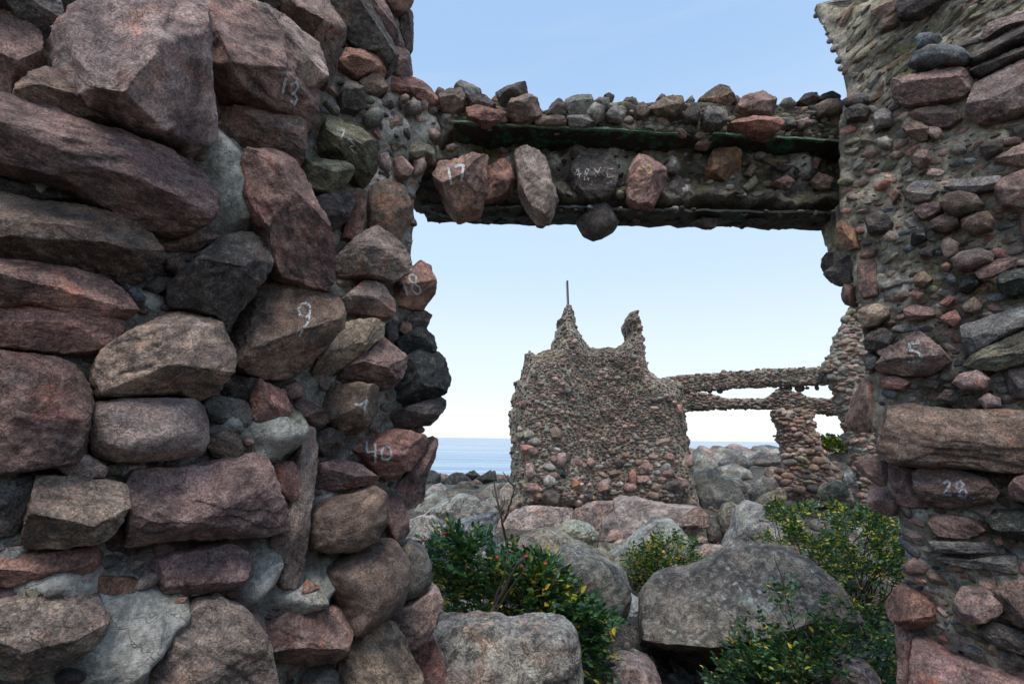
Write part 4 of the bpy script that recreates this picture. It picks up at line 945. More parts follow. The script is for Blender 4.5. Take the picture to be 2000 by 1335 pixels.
added_room_wall('guessed left wall of the roofless room beside the viewer, added unseen to block low light', [(-2.7, -3.2), (-2.35, -1.0), (-1.78, 1.16)], -1.8, 1.1, 3)
added_room_wall('guessed right wall of the roofless room beside the viewer, added unseen to block low light', [(2.44, 2.22), (2.66, 1.6), (3.1, -.6), (3.3, -3.2)], -1.8, 1.1, 5)
added_room_wall('guessed back wall of the roofless room behind the viewer, added unseen to block low light', [(3.3, -3.25), (-2.7, -3.25)], -1.8, 1.1, 8)
# ================================================================== ground and sea
SEA = -2.45
def ground_z(x, y):
    x = np.asarray(x, float); y = np.asarray(y, float)
    z = -1.95 + .26 * sstep(y, 8.5, 12.5) + .12 * (1 - sstep(y, 2, 4))
    r = sstep(x - .28 * y, 0.0, 5.0)
    z = z + r * .55 * sstep(y, 12, 21)
    shore = 24 + 22 * r
    z = z - 1.6 * sstep(y, shore - 4, shore + 14) - (1 - r) * .45 * sstep(y, 15, 26)
    return z
def grid_mesh(name, xs, ys, zf, mat, kind='structure'):
    X, Y = np.meshgrid(xs, ys); Z = zf(X.ravel(), Y.ravel()); V = np.stack([X.ravel(), Y.ravel(), Z], 1)
    W = len(xs); i = np.arange(len(V)).reshape(len(ys), W); q = np.stack([i[:-1, :-1], i[:-1, 1:], i[1:, 1:], i[1:, :-1]], -1).reshape(-1, 4)
    return link(name, mesh_np(name, V, q), mat, None, None, kind=kind)
M_soil = simple('shingle_soil', (.075, .065, .055), .95, 0, .5, 9, (.035, .04, .02), (.5, .62), .8)
def gz_(x, y):
    v = np.stack([x * .9, y * .9, 0 * x], 1); return ground_z(x, y) + .06 * fbm(v, 4) + .02 * fbm(v * 7, 3)
grid_mesh('ground', np.concatenate([np.linspace(-60, -12, 30), np.linspace(-11.6, 20, 150), np.linspace(21, 90, 40)]), np.concatenate([np.linspace(-12, 2, 15), np.linspace(2.2, 26, 130), np.linspace(26.5, 90, 60)]), gz_, M_soil)
def sea_material():
    m, t, b, o = nt('sea_water'); N = NB(t); geo = N.n('ShaderNodeNewGeometry'); pos = geo.outputs['Position']
    b.inputs['Base Color'].default_value = (.05, .13, .20, 1); b.inputs['Roughness'].default_value = .12; b.inputs['IOR'].default_value = 1.33; b.inputs['Specular IOR Level'].default_value = .28
    n1 = N.noise(N.vscale(pos, (.25, 1.0, 1)), .8, 6, .6, .5); n2 = N.noise(N.vscale(pos, (.3, 1, 1)), .09, 5, .6, .6); n3 = N.noise(N.vscale(pos, (.01, .12, 1)), .5, 4, .6, .4)
    h = N.math('ADD', N.math('MULTIPLY', n1, .30), N.math('MULTIPLY', n2, 1.4)); bp = N.n('ShaderNodeBump'); bp.inputs['Distance'].default_value = .5; bp.inputs['Strength'].default_value = .8
    st = N.noise(N.vscale(pos, (.03, .55, 1)), .9, 6, .7, .3); N.l(N.mix(N.mapr(st, .42, .60), (.08, .20, .35), (.26, .40, .54)), b.inputs['Base Color'])  # ripple glints and dark ripple lines painted into the water colour as streaks
    N.l(h, bp.inputs['Height']); N.l(bp.outputs[0], b.inputs['Normal']); N.l(N.mapr(n3, .35, .65, .14, .24), b.inputs['Roughness']); return m
ys = np.concatenate([np.linspace(20, 120, 40), np.geomspace(130, 26000, 60)])
grid_mesh('sea', np.concatenate([-np.geomspace(30000, 60, 30), np.linspace(-50, 60, 20), np.geomspace(70, 30000, 30)]), ys, lambda x, y: np.full(len(x), SEA), sea_material())

# ================================================================== far ruins
FCOLS = 'PPBBBBGGgMpPDBG'
def far_scatter(body, poly, parent, tries, sizes, n_obj, avoid=(), pack=.84, mat=None, cols=FCOLS, minpx=5.0, lich=.15):
    return scatter_small(body, poly, avoid, sizes, tries, cols, parent, n_obj=n_obj, res=3, kinds='rrab', sink=.12, mat=mat or M_peb, lich=lich, flat=.85, pack=pack, up_tilt=.12, jkind=2, roll=.22, minpx=minpx)
# --- main tower with its two spires
towP = P('985,1002 990,985 1000,940 997,900 995,860 993,820 1000,775 1001,750 1018,739 1020,715 1025,692 1046,689 1073,682 1080,660 1086,642 1092,622 1096,606 1105,596 1113,597 1119,610 1124,628 1131,645 1139,664 1156,677 1175,682 1202,678 1218,668 1224,652 1222,640 1221,630 1225,617 1231,610 1239,609 1244,618 1248,630 1250,650 1254,672 1256,702 1262,727 1282,737 1305,744 1330,740 1334,790 1339,840 1345,885 1351,930 1356,960 1366,995')
tow = empty('ruined_tower', (1.9, 12.4, -1.7), 'ruined sea tower of packed beach stones with two broken spires', 'tower')
def towbulge(b):
    s = b[:, 0] / b[:, 1]; u = s * 12.0; z = b[:, 2]; low = 1 - .35 * sstep(z, .2, 3.0)
    g = lambda c, w: np.exp(-((u - c) / w) ** 2)
    return low * (.55 * g(.95, .75) + .15 * g(.3, .25) + .50 * g(3.35, .55) - .25 * g(2.25, .55)) + .16 * sstep(-z, -.2, 1.6) + .05 * fbm(b * 1.5, 3)
bodyTw = Body('rubble_core', towP, plane(12.0), 0.045, 0.42, 1.6, 0.50, M_mortF, tow, jit=3.5, amp=.050, freq=3.0, bulge=towbulge)
avT = []
def tsize(t, x, y, g):
    lo = float(sstep(y, 690, 985)); big = g.random() < .03 + .22 * lo
    if t < .02: return g.uniform(8, 15) if (y > 830 + 60 * g.random() and g.random() < .45) else g.uniform(4, 7)
    return (1 - .40 * t) * (g.uniform(6, 10) if big else g.uniform(3.4, 5.6)) * (.70 + .42 * lo)
spT = far_scatter(bodyTw, P('965,560 1385,560 1385,1010 965,1010'), tow, 42000, tsize, 300, pack=.80)
for row_ in rows('''
b D .10 1 | 1057,972 1064,956 1080,953 1094,962 1090,978 1077,990 1063,985
r p .10 1 | 1081,898 1090,884 1104,884 1107,900 1098,911 1085,908
b P .10 1 | 1020,945 1048,942 1055,953 1050,965 1025,957
r g .10 1 | 1061,935 1070,926 1085,930 1086,945 1074,952 1063,948
b K .10 1 | 1084,916 1100,912 1108,925 1102,934 1088,930
b O .10 1 | 1112,940 1124,934 1133,942 1130,955 1115,957
b P .10 1 | 1166,942 1180,940 1192,948 1190,960 1168,962
b B .10 1 | 1246,912 1262,903 1279,908 1276,925 1250,924
b P .10 1 | 1286,915 1302,910 1317,920 1312,932 1290,930
b P .10 1 | 1243,930 1262,926 1282,930 1280,942 1245,942
b P .10 1 | 1314,948 1322,930 1338,935 1340,950 1328,962 1316,960
b B .10 1 | 1074,838 1086,834 1098,840 1096,855 1078,856
b R .10 1 | 1016,868 1040,869 1047,880 1030,886 1018,880
b p .10 1 | 1027,905 1040,902 1048,925 1044,933 1028,930
b G .10 1 | 1022,842 1034,838 1044,846 1040,858 1024,856
b R .10 1 | 1228,922 1240,920 1246,945 1240,957 1230,950
r P .10 1 | 1140,898 1152,892 1162,900 1158,914 1144,912
b P .10 1 | 1013,785 1030,780 1042,790 1028,797 1015,794
b r .10 1 | 1314,792 1330,790 1334,808 1318,812
'''):
    k, c, pr, th, poly = row_; h = bodyTw.sample(*np.mean(poly, 0)); traced('stone', poly, plane(h[0][1] + .02), k, c, tow, 0, 1.1, seed=int(poly[0][0]), res=4, lich=.1, mat=M_peb)
def prism(name, p0, p1, w, d, mat, parent, label=None, sides=4):
    a = np.array(p0, float); b = np.array(p1, float); t = nrm(b - a); x = nrm(np.cross(t, [0, 1, 0.01])); y = np.cross(t, x); V = []
    for c in (a, a * .5 + b * .5, b):
        for i in range(sides):
            an = 2 * math.pi * (i + .5) / sides; V.append(c + x * math.cos(an) * w * .7 + y * math.sin(an) * d * .7)
    F4 = [(k * sides + i, k * sides + (i + 1) % sides, (k + 1) * sides + (i + 1) % sides, (k + 1) * sides + i) for k in (0, 1) for i in range(sides)]
    off = np.array(WORLD(parent).translation) if parent is not None else a
    return link(name, mesh_np(name, np.array(V) - off, [np.array(F4), np.array([[3, 2, 1, 0], [8, 9, 10, 11]])] if sides == 4 else np.array(F4), False), mat, parent, Matrix.Translation(Vector(off)))
TP = plane(12.1)
a, b = TP.at(1110, 600), TP.at(1108, 548); prism('metal_post', a, b, .045, .06, M_post, tow); o_ = prism('metal_post', a + [-.025, .01, 0], b + [-.025, .01, -.03], .018, .08, simple('pale_metal', (.35, .36, .37), .5), tow)
# --- beams, pillar, right-hand tower
s0 = lambda px, py: ray(px, py)[0] / ray(px, py)[1]
FB = Surf([(0, 12.3), (s0(1320, 750), 12.1), (s0(1640, 740), 10.4), (2, 8)])
fbeam = empty('stone_beam', tuple(FB.at(1480, 745)), 'nearer and higher of the two stone beams spanning from the sea tower', 'beam')
pb_ = P('1290,738 1325,732 1400,727 1500,720 1560,717 1625,715 1655,716 1656,751 1600,752 1560,754 1450,758 1380,763 1300,770')
bb = Body('concrete_core', pb_, FB, .03, .10, .45, .12, M_mortF, fbeam, jit=1.2, amp=.02, freq=4)
far_scatter(bb, P('1280,715 1665,700 1665,775 1280,785'), fbeam, 9000, lambda t, x, y, g: (1 - .4 * t) * g.uniform(2.8, 5.2), 60, minpx=4)
traced('stone', P('1516,728 1520,719 1530,720 1531,728 1524,732'), FB, 'r', 'K', fbeam, 0.03, 1, 5, res=4, mat=M_peb)
for (x, w_, h_) in ((1410, 6, 7), (1390, 5, 5), (1535, 9, 4), (1568, 9, 8), (1583, 4, 4), (1602, 4, 6), (1345, 8, 5), (1548, 5, 4)):
    p = FB.at(x, 757 - (x - 1560) * .03) + np.array([0, .12, 0]); s = px_scale(p); small('stone', p, np.array([0, -1, -.2]), w_ * s, h_ * s, w_ * s, .2, 'r', 'D', fbeam, 3)
RB = Surf([(0, 14.2), (s0(1337, 790), 14.0), (s0(1650, 790), 12.6), (2, 9)])
rbeam = empty('stone_beam', tuple(RB.at(1480, 785)), 'farther and lower stone beam resting on the lone pillar', 'beam')
pr_ = P('1322,760 1390,768 1420,777 1490,778 1512,764 1530,757 1560,764 1580,776 1620,777 1655,768 1662,806 1640,811 1560,804 1515,800 1440,798 1326,803')
rb = Body('concrete_core', pr_, RB, .032, .10, .5, .12, M_mortF, rbeam, jit=1.5, amp=.02, freq=4)
far_scatter(rb, P('1310,750 1670,740 1670,820 1310,810'), rbeam, 9000, lambda t, x, y, g: (1 - .4 * t) * g.uniform(2.8, 5.2), 50, minpx=4)
for (x, y, w_, h_) in ((1590, 801, 8, 4), (1610, 803, 6, 4), (1630, 804, 8, 5), (1645, 806, 6, 5), (1560, 799, 5, 3)):
    p = RB.at(x, y) + np.array([0, .1, 0]); s = px_scale(p); small('stone', p, np.array([0, -1, -.2]), w_ * s, h_ * s, w_ * s, .2, 'a', 'D', rbeam, 3)
pil = empty('stone_pillar', tuple(plane(13).at(1570, 980)), 'lone rough stone pillar standing under the farther beam', 'pillar')
pp_ = P('1504,796 1510,820 1515,845 1520,870 1526,893 1522,925 1516,950 1510,968 1526,984 1560,992 1660,992 1662,972 1648,945 1630,912 1612,888 1600,862 1592,840 1588,820 1584,797')
pbod = Body('rubble_core', pp_, plane(13.0), .04, .36, .3, .42, M_mortF, pil, jit=5.0, amp=.08, freq=3.0)
far_scatter(pbod, P('1480,770 1660,770 1660,1000 1490,1000'), pil, 14000, lambda t, x, y, g: (1 - .4 * t) * (g.uniform(4, 9) if y < 880 else g.uniform(4, 14)), 170, minpx=4, cols='PPpBRBGBMpPDBr')
PP = plane(13.0)
for (x0, x1, y) in ((1510, 1528, 851), (1584, 1603, 852)):
    prism('steel_rod', PP.at(x0, y), PP.at(x1, y + 1), .05, .05, M_post, pil)
rt_tow = empty('ruined_tower', tuple(plane(10).at(1700, 990)), 'second stone tower fragment half hidden behind the near right pier', 'tower')
rp_ = P('1662,596 1652,608 1645,630 1638,648 1634,670 1624,688 1614,706 1608,722 1618,744 1634,764 1638,790 1648,806 1646,830 1655,862 1668,900 1674,950 1682,985 1690,1010 1800,1020 1800,590')
rbod = Body('rubble_core', rp_, plane(10.2), .04, .22, .35, .32, M_mortF, rt_tow, jit=5.0, amp=.07, freq=3.0)
far_scatter(rbod, P('1590,580 1590,1015 1740,1015 1730,900 1720,580'), rt_tow, 5000, lambda t, x, y, g: (1 - .4 * t) * g.uniform(4.5, 10), 220, minpx=4)
PL = plane(16); prism('thin_pole', PL.at(1652, 862), PL.at(1645, 824), .015, .015, M_post, None); tag(bpy.data.objects['thin_pole'], 'thin leaning pole rising from the distant shrub', 'pole')

# ================================================================== boulders
BLD = '''
b g 3.10 0.9 .5 | 858,1221 883,1216 930,1212 971,1212 991,1222 1026,1221 1061,1214 1101,1219 1119,1233 1125,1276 1134,1400 850,1400 | blocky grey lichened boulder with a flat top, closest in the opening
b p 2.90 1.0 .5 | 868,1312 885,1301 908,1311 925,1340 930,1400 860,1400 | small pinkish rock at the bottom edge before the blocky grey boulder
d H 5.00 1.1 .7 | 1040,1105 1076,1083 1114,1071 1151,1075 1192,1095 1214,1118 1227,1146 1222,1176 1207,1206 1177,1223 1126,1240 1060,1240 1030,1170 | large rounded pinkish grey boulder right of the rose bush
d M 6.00 1.1 .8 | 985,1085 1013,1056 1041,1040 1071,1035 1101,1048 1139,1066 1177,1083 1200,1100 1190,1180 1056,1190 980,1150 | mossy lichen spotted boulder behind the large rounded pinkish one
d M 7.50 1.0 .9 | 1089,1036 1104,1022 1124,1018 1151,1025 1169,1040 1167,1062 1160,1090 1130,1100 1095,1070 | dark green mossy boulder under the pink slabs of the tower
b V 10.60 .8 .1 | 961,1056 966,1025 985,1010 1002,1000 1025,993 1070,989 1115,989 1122,1024 1090,1044 1025,1050 987,1062 | long pale pink slab under the left foot of the sea tower
b p 10.80 .8 .1 | 1112,1022 1124,996 1160,980 1200,982 1206,1006 1190,1040 1175,1062 1130,1060 | dusky pink boulder between the two pale slabs under the tower
b V 10.20 .8 .1 | 1176,1050 1180,1020 1202,1002 1200,974 1251,974 1309,987 1366,992 1352,1012 1323,1030 1280,1050 1248,1055 1212,1060 | wide pale pink block under the right foot of the sea tower
a B 9.40 1.0 .3 | 1320,1024 1346,1002 1369,991 1384,1007 1368,1033 1350,1046 1326,1042 | pointed brown rock at the right end of the pale pink blocks
b G 7.50 1.0 1.0 | 1186,1098 1208,1077 1260,1034 1280,1014 1311,1017 1335,1042 1360,1077 1350,1140 1294,1160 1237,1150 1200,1130 | white lichen covered boulder rising to a point behind the yellow shrub
r r 9.00 1.0 .1 | 1182,1056 1192,1036 1204,1030 1220,1040 1226,1056 1210,1062 | small salmon coloured rock before the wide pale block
r T 8.80 1.0 .1 | 1196,1062 1210,1052 1232,1054 1238,1064 1220,1072 | small cream rock before the salmon coloured one
r M 8.20 1.0 .6 | 1152,1084 1162,1064 1174,1062 1188,1076 1186,1096 1160,1100 | small greenish rock right of the dark mossy boulder
r M 8.20 1.0 .6 | 1183,1080 1186,1062 1204,1060 1222,1070 1216,1092 1192,1096 | squat green rock below the cream rock
r M 9.60 1.0 .6 | 1401,1010 1410,987 1427,979 1447,988 1452,1022 1440,1064 1420,1062 1405,1040 | upright greenish egg shaped boulder behind the lichened wedge
b g 8.80 1.0 .8 | 1415,1068 1433,1030 1442,994 1459,981 1485,986 1517,1015 1545,1040 1532,1072 1500,1085 1465,1092 1430,1090 | pale lichened wedge shaped boulder leaning to the right
r M 7.30 .9 .4 | 1360,1102 1395,1078 1424,1073 1461,1083 1476,1094 1470,1130 1430,1150 1370,1140 | low smooth dome boulder behind the biggest boulder
r D 9.40 1.0 .4 | 1380,1036 1390,1022 1404,1024 1410,1050 1398,1062 1384,1058 | small dark round rock left of the upright egg shaped boulder
r T 9.30 1.0 .3 | 1360,1052 1370,1046 1382,1052 1380,1062 1362,1060 | small buff rock between the pointed brown rock and the dark one
r p 8.40 .9 .3 | 1358,1078 1376,1062 1410,1064 1420,1078 1390,1090 1362,1092 | flat pinkish rock above the low smooth dome
b N 4.30 1.1 .45 | 1257,1209 1262,1170 1274,1146 1311,1129 1366,1122 1404,1117 1424,1100 1467,1087 1524,1079 1556,1084 1582,1100 1602,1122 1624,1158 1640,1200 1644,1260 1632,1340 1590,1360 1480,1365 1350,1350 1290,1310 1262,1262 | biggest boulder, brown grey with a pale worn top and dark undercut base
b D 4.60 1.0 .2 | 1180,1229 1202,1219 1254,1236 1265,1267 1304,1312 1288,1345 1208,1310 1176,1270 | dark slab wedged left of the undercut base of the biggest boulder
b p 3.90 1.0 .3 | 1165,1400 1174,1325 1190,1293 1219,1285 1265,1298 1288,1322 1302,1400 | pinkish rounded rock at the bottom edge below the dark slab
b G 4.20 1.0 .6 | 1219,1281 1237,1269 1265,1281 1278,1295 1240,1300 | small lichened stone lying on the pinkish rock at the bottom edge
b p 3.40 1.0 .5 | 1595,1400 1612,1301 1635,1290 1693,1300 1713,1320 1724,1400 | grey pink rock at the bottom edge among the shrub stems
r p 7.00 1.0 .3 | 1626,1071 1648,1055 1667,1052 1685,1076 1665,1110 1632,1106 | round pink boulder half buried in the yellow leaved shrub
b M 6.00 1.0 .4 | 1562,1092 1580,1079 1604,1098 1604,1124 1572,1124 | small tan rock behind the right shoulder of the biggest boulder
b T 6.20 1.0 .3 | 1530,1082 1548,1068 1580,1074 1584,1096 1540,1100 | tan brown flat rock behind the top of the biggest boulder
r g 14.0 1.0 .4 | 829,962 845,947 861,944 872,953 876,975 856,985 834,978 | pale rounded boulder nearest the left jamb by the shore
r M 13.5 1.0 .2 | 874,968 890,959 908,966 900,977 878,978 | flat pale green boulder right of the pale rounded one
b g 12.0 1.0 1.0 | 806,1002 829,973 850,962 876,977 872,1004 850,1020 812,1022 | barnacled grey boulder beside the left jamb
b G 10.8 1.0 .9 | 826,1008 868,980 899,966 926,969 953,985 975,1003 966,1030 920,1040 870,1040 840,1030 | large bluish grey sloping boulder left of the bare twigs
b U 9.20 .9 .1 | 860,1031 890,1018 935,1010 974,1001 966,1035 970,1066 930,1084 868,1080 | flat topped boulder holding a pool of rain water
b g 8.50 1.0 .9 | 790,1024 822,1010 845,1009 858,1020 865,1040 860,1075 820,1090 786,1080 | pale grey lichened boulder behind the red rose hips
b K 22.0 1.0 0 | 860,944 872,932 890,922 908,927 922,941 915,956 875,956 | tallest of the dark wet rocks at the tide line
b D 18.0 1.0 0 | 884,952 899,941 917,940 936,950 925,962 895,962 | brown wet rock before the tallest dark one
b K 16.5 1.0 0 | 895,962 924,952 936,961 918,970 | black flat rock right below the brown wet one
b K 26.0 1.0 0 | 904,928 925,918 937,928 922,937 | black rock farthest out at the tide line
b K 22.0 1.0 0 | 930,934 953,921 967,919 970,938 945,942 | dark wet rock beside the foot of the tower
b G 14.0 1.0 .4 | 932,970 957,947 988,941 992,964 968,985 942,984 | grey slanting boulder behind the bare twigs
b V 11.8 1.0 .2 | 975,984 978,957 992,942 1012,953 1010,985 998,1004 980,1000 | upright pale pink block leaning on the left foot of the tower
b g 11.5 1.0 1.0 | 943,984 957,972 977,976 984,995 966,1006 948,1000 | white speckled rock left of the upright pink block
r g 10.0 1.0 .8 | 905,1040 935,1034 965,1040 975,1056 940,1066 908,1060 | pale speckled flat stone under the pool boulder
b g 7.80 .9 .6 | 940,1082 980,1062 1020,1058 1050,1080 1000,1110 945,1105 | grey lichened shelf behind the rose bush tips
b G 13.0 1.0 .9 | 1345,944 1362,924 1387,920 1418,934 1452,964 1460,985 1420,1000 1369,996 1350,975 | long grey boulder sloping down right beside the tower
r G 21.0 1.0 .7 | 1402,904 1427,880 1452,889 1472,904 1455,920 1410,920 | grey dome boulder against the sea seen under the beams
b G 22.0 1.0 .7 | 1460,896 1489,883 1523,885 1530,903 1500,910 1466,908 | wide low boulder on the skyline left of the pillar
r g 17.0 1.0 .8 | 1400,914 1434,904 1463,918 1470,935 1430,942 1405,936 | lichened boulder below the grey dome boulder
r G 13.2 1.0 .7 | 1460,960 1483,937 1513,928 1530,941 1524,965 1490,985 1466,980 | rounded grey boulder against the foot of the pillar
b M 11.6 1.0 .5 | 1472,985 1495,965 1528,953 1534,972 1510,995 1484,996 | olive slab before the foot of the pillar
b g 14.5 1.0 .9 | 1418,934 1443,932 1462,955 1452,964 1430,952 | small lichened rock tucked above the long sloping boulder
b g 18.0 1.0 .6 | 1348,908 1372,890 1392,898 1412,926 1390,934 1350,934 | grey rock with a pink cap close to the right edge of the tower
b r 23.0 1.0 .1 | 1362,898 1375,887 1392,893 1384,902 | pink rock on the skyline just right of the tower
b G 16.0 1.0 .8 | 1606,892 1645,879 1680,892 1680,935 1640,948 1612,940 | big grey boulder between the pillar and the second tower
b M 11.6 1.0 .5 | 1600,958 1627,937 1650,946 1654,970 1625,978 1602,972 | brown olive boulder at the right foot of the pillar
b U 15.0 1.0 .7 | 1640,930 1660,918 1690,930 1690,960 1650,962 | blue grey boulder before the second tower fragment
'''
BOXES = []
for i, ln in enumerate(BLD.strip().splitlines()):
    h, p, lab = ln.split('|'); k, c, D_, th, li = h.split(); poly = P(p); D_ = float(D_)
    planes = [(0, -1.0, .45, .62), (.1, -.9, .5, .60)] if 'biggest' in lab[:10] else None
    gran = D_ < 12
    if planes: planes = [(0.05, -1.0, .85, .30), (-.35, -1.0, .6, .50), (-.1, 1.0, .75, .50)]
    o = traced('boulder', poly, plane(D_), k, c, None, 0, float(th), seed=i + 801, mat=M_gran if gran else M_far, lich=float(li), blend=.5, res=(6 if D_ < 8 and len(poly) > 7 else 5) if D_ < 12 else 4, planes=planes)
    tag(o, lab.strip(), 'boulder'); BOXES.append((poly, D_))
# boulder floor between the drawn ones
N_ = 0; placed = []; ROCKS = []
g2 = np.random.default_rng(21)
def plan_px(x, y, z):
    v = np.array([x, y, z]); c = v @ fwd; return 1000 + 950 * (v @ rt) / c, 667.5 - 950 * (v @ up) / c
for _ in range(9000):
    t = g2.random(); y = 3.5 + 42 * t ** 1.3; x = y * g2.uniform(-.35, .95); r_ = g2.uniform(.12, .34) * (1 + y / 16)
    z = float(ground_z(x, y))
    if z < SEA - .5: continue
    px, py = plan_px(x, y, z + r_ * .5)
    if not (700 < px < 1800) or N_ >= 290: continue
    wpx = r_ / y * 950
    if any(math.hypot(x - a, (y - b)) < .70 * (r_ + c) for a, b, c in placed): continue
    hid = False
    for poly, D_ in BOXES:
        pxs = [q[0] for q in poly]; pys = [q[1] for q in poly]
        if y < D_ + .5 and min(pxs) - wpx * .6 < px < max(pxs) + wpx * .6 and py - wpx * .5 < min(pys) + (max(pys) - min(pys)) * .75 and py > min(pys) - 20 - wpx * .3: hid = True; break
    if hid: continue
    if 1.0 < x < 4.4 and 11.2 < y < 14: continue
    placed.append((x, y, r_)); N_ += 1
    wet = x < .05 * y and y > 16
    col = ('KKD' if wet else 'GGgMUBpVG')[int(g2.integers(0, 3 if wet else 9))]
    o = small('boulder', np.array([x, y, z + r_ * .15]), nrm(np.array([g2.normal(0, .3), -.5, 1.0])), r_, r_ * g2.uniform(.6, .95), r_ * g2.uniform(.55, .8), g2.uniform(0, 3), 'bdbr'[int(g2.integers(0, 4))], col, None, 5 if y < 9 else 4, M_gran if y < 12 else M_far, 0 if wet else .8, g2)
    ROCKS.append((o, x, y, r_, col, px, py, wet))
LAND = [(905, 1030, 9.2, 'rain pool boulder'), (899, 975, 10.8, 'sloping bluish boulder'), (850, 950, 14, 'pale rounded shore boulder'), (1145, 1150, 5, 'big pinkish boulder'), (1090, 1060, 6, 'mossy spotted boulder'), (1260, 1060, 7.5, 'pointed lichened boulder'),
        (1425, 1020, 9.6, 'upright egg shaped boulder'), (1490, 1035, 8.8, 'leaning lichened wedge'), (1420, 1100, 7.3, 'low smooth dome'), (1460, 1200, 4.3, 'biggest boulder'), (1400, 955, 13, 'long sloping grey boulder'), (1435, 900, 21, 'grey dome on the skyline'), (1495, 893, 22, 'wide skyline boulder'),
        (1560, 930, 13, 'lone stone pillar'), (1645, 905, 16, 'boulder behind the pillar'), (1175, 850, 12, 'sea tower'), (1690, 850, 10.2, 'second tower'), (890, 935, 22, 'tallest dark wet rock'), (980, 1250, 3.1, 'blocky flat topped boulder'), (1650, 1300, 3.4, 'rock among the stems'), (960, 1130, 4, 'rose bush'), (1345, 1080, 6.6, 'small yellow shrub'), (1215, 1340, 3.9, 'pinkish bottom edge rock')]
CN = dict(G='grey', g='pale grey', M='greenish', U='bluish grey', B='brown', p='pinkish grey', V='pale pink', K='black', D='dark')
used_ = {}
for (o, x, y, r_, col, px, py, wet) in ROCKS:
    best = min(LAND, key=lambda l: math.hypot((l[0] - px) / 950 * y, (l[1] - py) / 950 * y) + abs(l[2] - y) * .6)
    dx = (px - best[0]) / 950 * y; dy = y - best[2]
    rel = ('farther back than' if dy > 0 else 'nearer than') if abs(dy) > abs(dx) else ('right of' if dx > 0 else 'left of')
    size = 'tiny' if r_ * 950 / y < 14 else 'small' if r_ * 950 / y < 24 else 'medium' if r_ * 950 / y < 40 else 'larger'
    sh = 'flat' if o.scale.z < .62 * o.scale.x else 'rounded' if o.scale.y > .8 * o.scale.x else 'longish'
    key = (size, CN[col], sh, rel, best[3]); used_.setdefault(key, []).append((abs(dx) + abs(dy), o, wet, y))
for (size, cn, sh, rel, lm), lst in used_.items():
    lst.sort(key=lambda q: q[0]); names = ['', ', second closest', ', third closest', ', fourth closest', ', fifth closest', ', sixth closest']
    for k, (dd, o, wet, y) in enumerate(lst):
        tag(o, f"{size} {cn} {sh} {'wet rock' if wet else 'rock'} {rel} the {lm}" + (names[k] if k < 6 else ''), 'rock', 'dark wet rocks along the tide line' if wet else 'small rocks between the near boulders' if y < 9 else 'grey rocks of the boulder field')
# shingle between them, seaweed on the tide line
J = Joined()
for _ in range(2600):
    y = 3.6 + 12 * g2.random() ** 1.4; x = y * g2.uniform(-.3, .85); r_ = g2.uniform(.03, .09); z = float(gz_(np.array([x]), np.array([y]))[0])
    J.stone(np.array([x, y, z + r_ * .2]), nrm(np.array([g2.normal(0, .3), 0, 1.0])), r_, r_ * .8, r_ * .6, g2.uniform(0, 3), 'r', 'GgPBpMD'[int(g2.integers(0, 7))], 2, .3, g2)
tag(J.build('shingle', M_col), 'loose shingle lying between the boulders', None)
J = Joined()
for _ in range(900):
    y = g2.uniform(25, 33); x = y * g2.uniform(-.2, .02); r_ = g2.uniform(.08, .3); z = max(float(ground_z(x, y)), SEA - .02)
    J.stone(np.array([x, y, z + g2.uniform(0, .12)]), np.array([0, -.3, 1.0]), r_, r_ * .6, r_ * .5, g2.uniform(0, 3), 'a', 'OBOD'[int(g2.integers(0, 4))], 2, 0, g2)
tag(J.build('seaweed', M_col), 'brown seaweed heaped along the tide line', None)
# rain pool on the flat boulder
pl = plane(9.0); c = pl.at(905, 1021); ths = np.linspace(0, 2 * math.pi, 28, endpoint=False)

# ================================================================== plants
def tube(path, r0, r1, sides=5):
    path = np.array(path, float); V = []; n = len(path)
    for i, p in enumerate(path):
        t = nrm(path[min(i + 1, n - 1)] - path[max(i - 1, 0)]); a = nrm(np.cross(t, [.31, .9, .2])); b = np.cross(t, a); r_ = r0 + (r1 - r0) * i / (n - 1)
        for k in range(sides): V.append(p + (a * math.cos(2 * math.pi * k / sides) + b * math.sin(2 * math.pi * k / sides)) * r_)
    F_ = [(i * sides + k, i * sides + (k + 1) % sides, (i + 1) * sides + (k + 1) % sides, (i + 1) * sides + k) for i in range(n - 1) for k in range(sides)]
    F_ += [((n - 1) * sides + k, (n - 1) * sides + (k + 1) % sides, (n - 1) * sides + (k + 2) % sides, (n - 1) * sides + (k + 2) % sides) for k in ()]
    return np.array(V), np.array(F_)
def wiggle(a, b, k, amp, g):
    a = np.array(a, float); b = np.array(b, float); L = np.linalg.norm(b - a); P_ = [a]
    ph = g.normal(0, 1, 3)
    for i in range(1, k + 1):
        t = i / k; P_.append(a + (b - a) * t + amp * L * np.sin(np.array([3.1, 2.3, 1.7]) * t * 2 + ph) * math.sin(math.pi * min(1, t)) + g.normal(0, amp * L * .12, 3))
    return P_
LEAF = np.array([(0, 0, 0), (.28, .27, .05), (.28, -.27, .05), (.68, .24, .03), (.68, -.24, .03), (1.0, 0, -.10), (.33, 0, -.04), (.70, 0, -.05)])
LF = np.array([(0, 6, 1), (0, 2, 6), (1, 6, 7), (1, 7, 3), (2, 4, 7), (2, 7, 6), (3, 7, 5), (4, 5, 7)])
def leaf_pts(base, d, nrm_, L, w=1.0):
    d = nrm(d); s = nrm(np.cross(nrm_, d)); u = np.cross(d, s); return base + L * (np.outer(LEAF[:, 0], d) + w * np.outer(LEAF[:, 1], s) + np.outer(LEAF[:, 2], u))
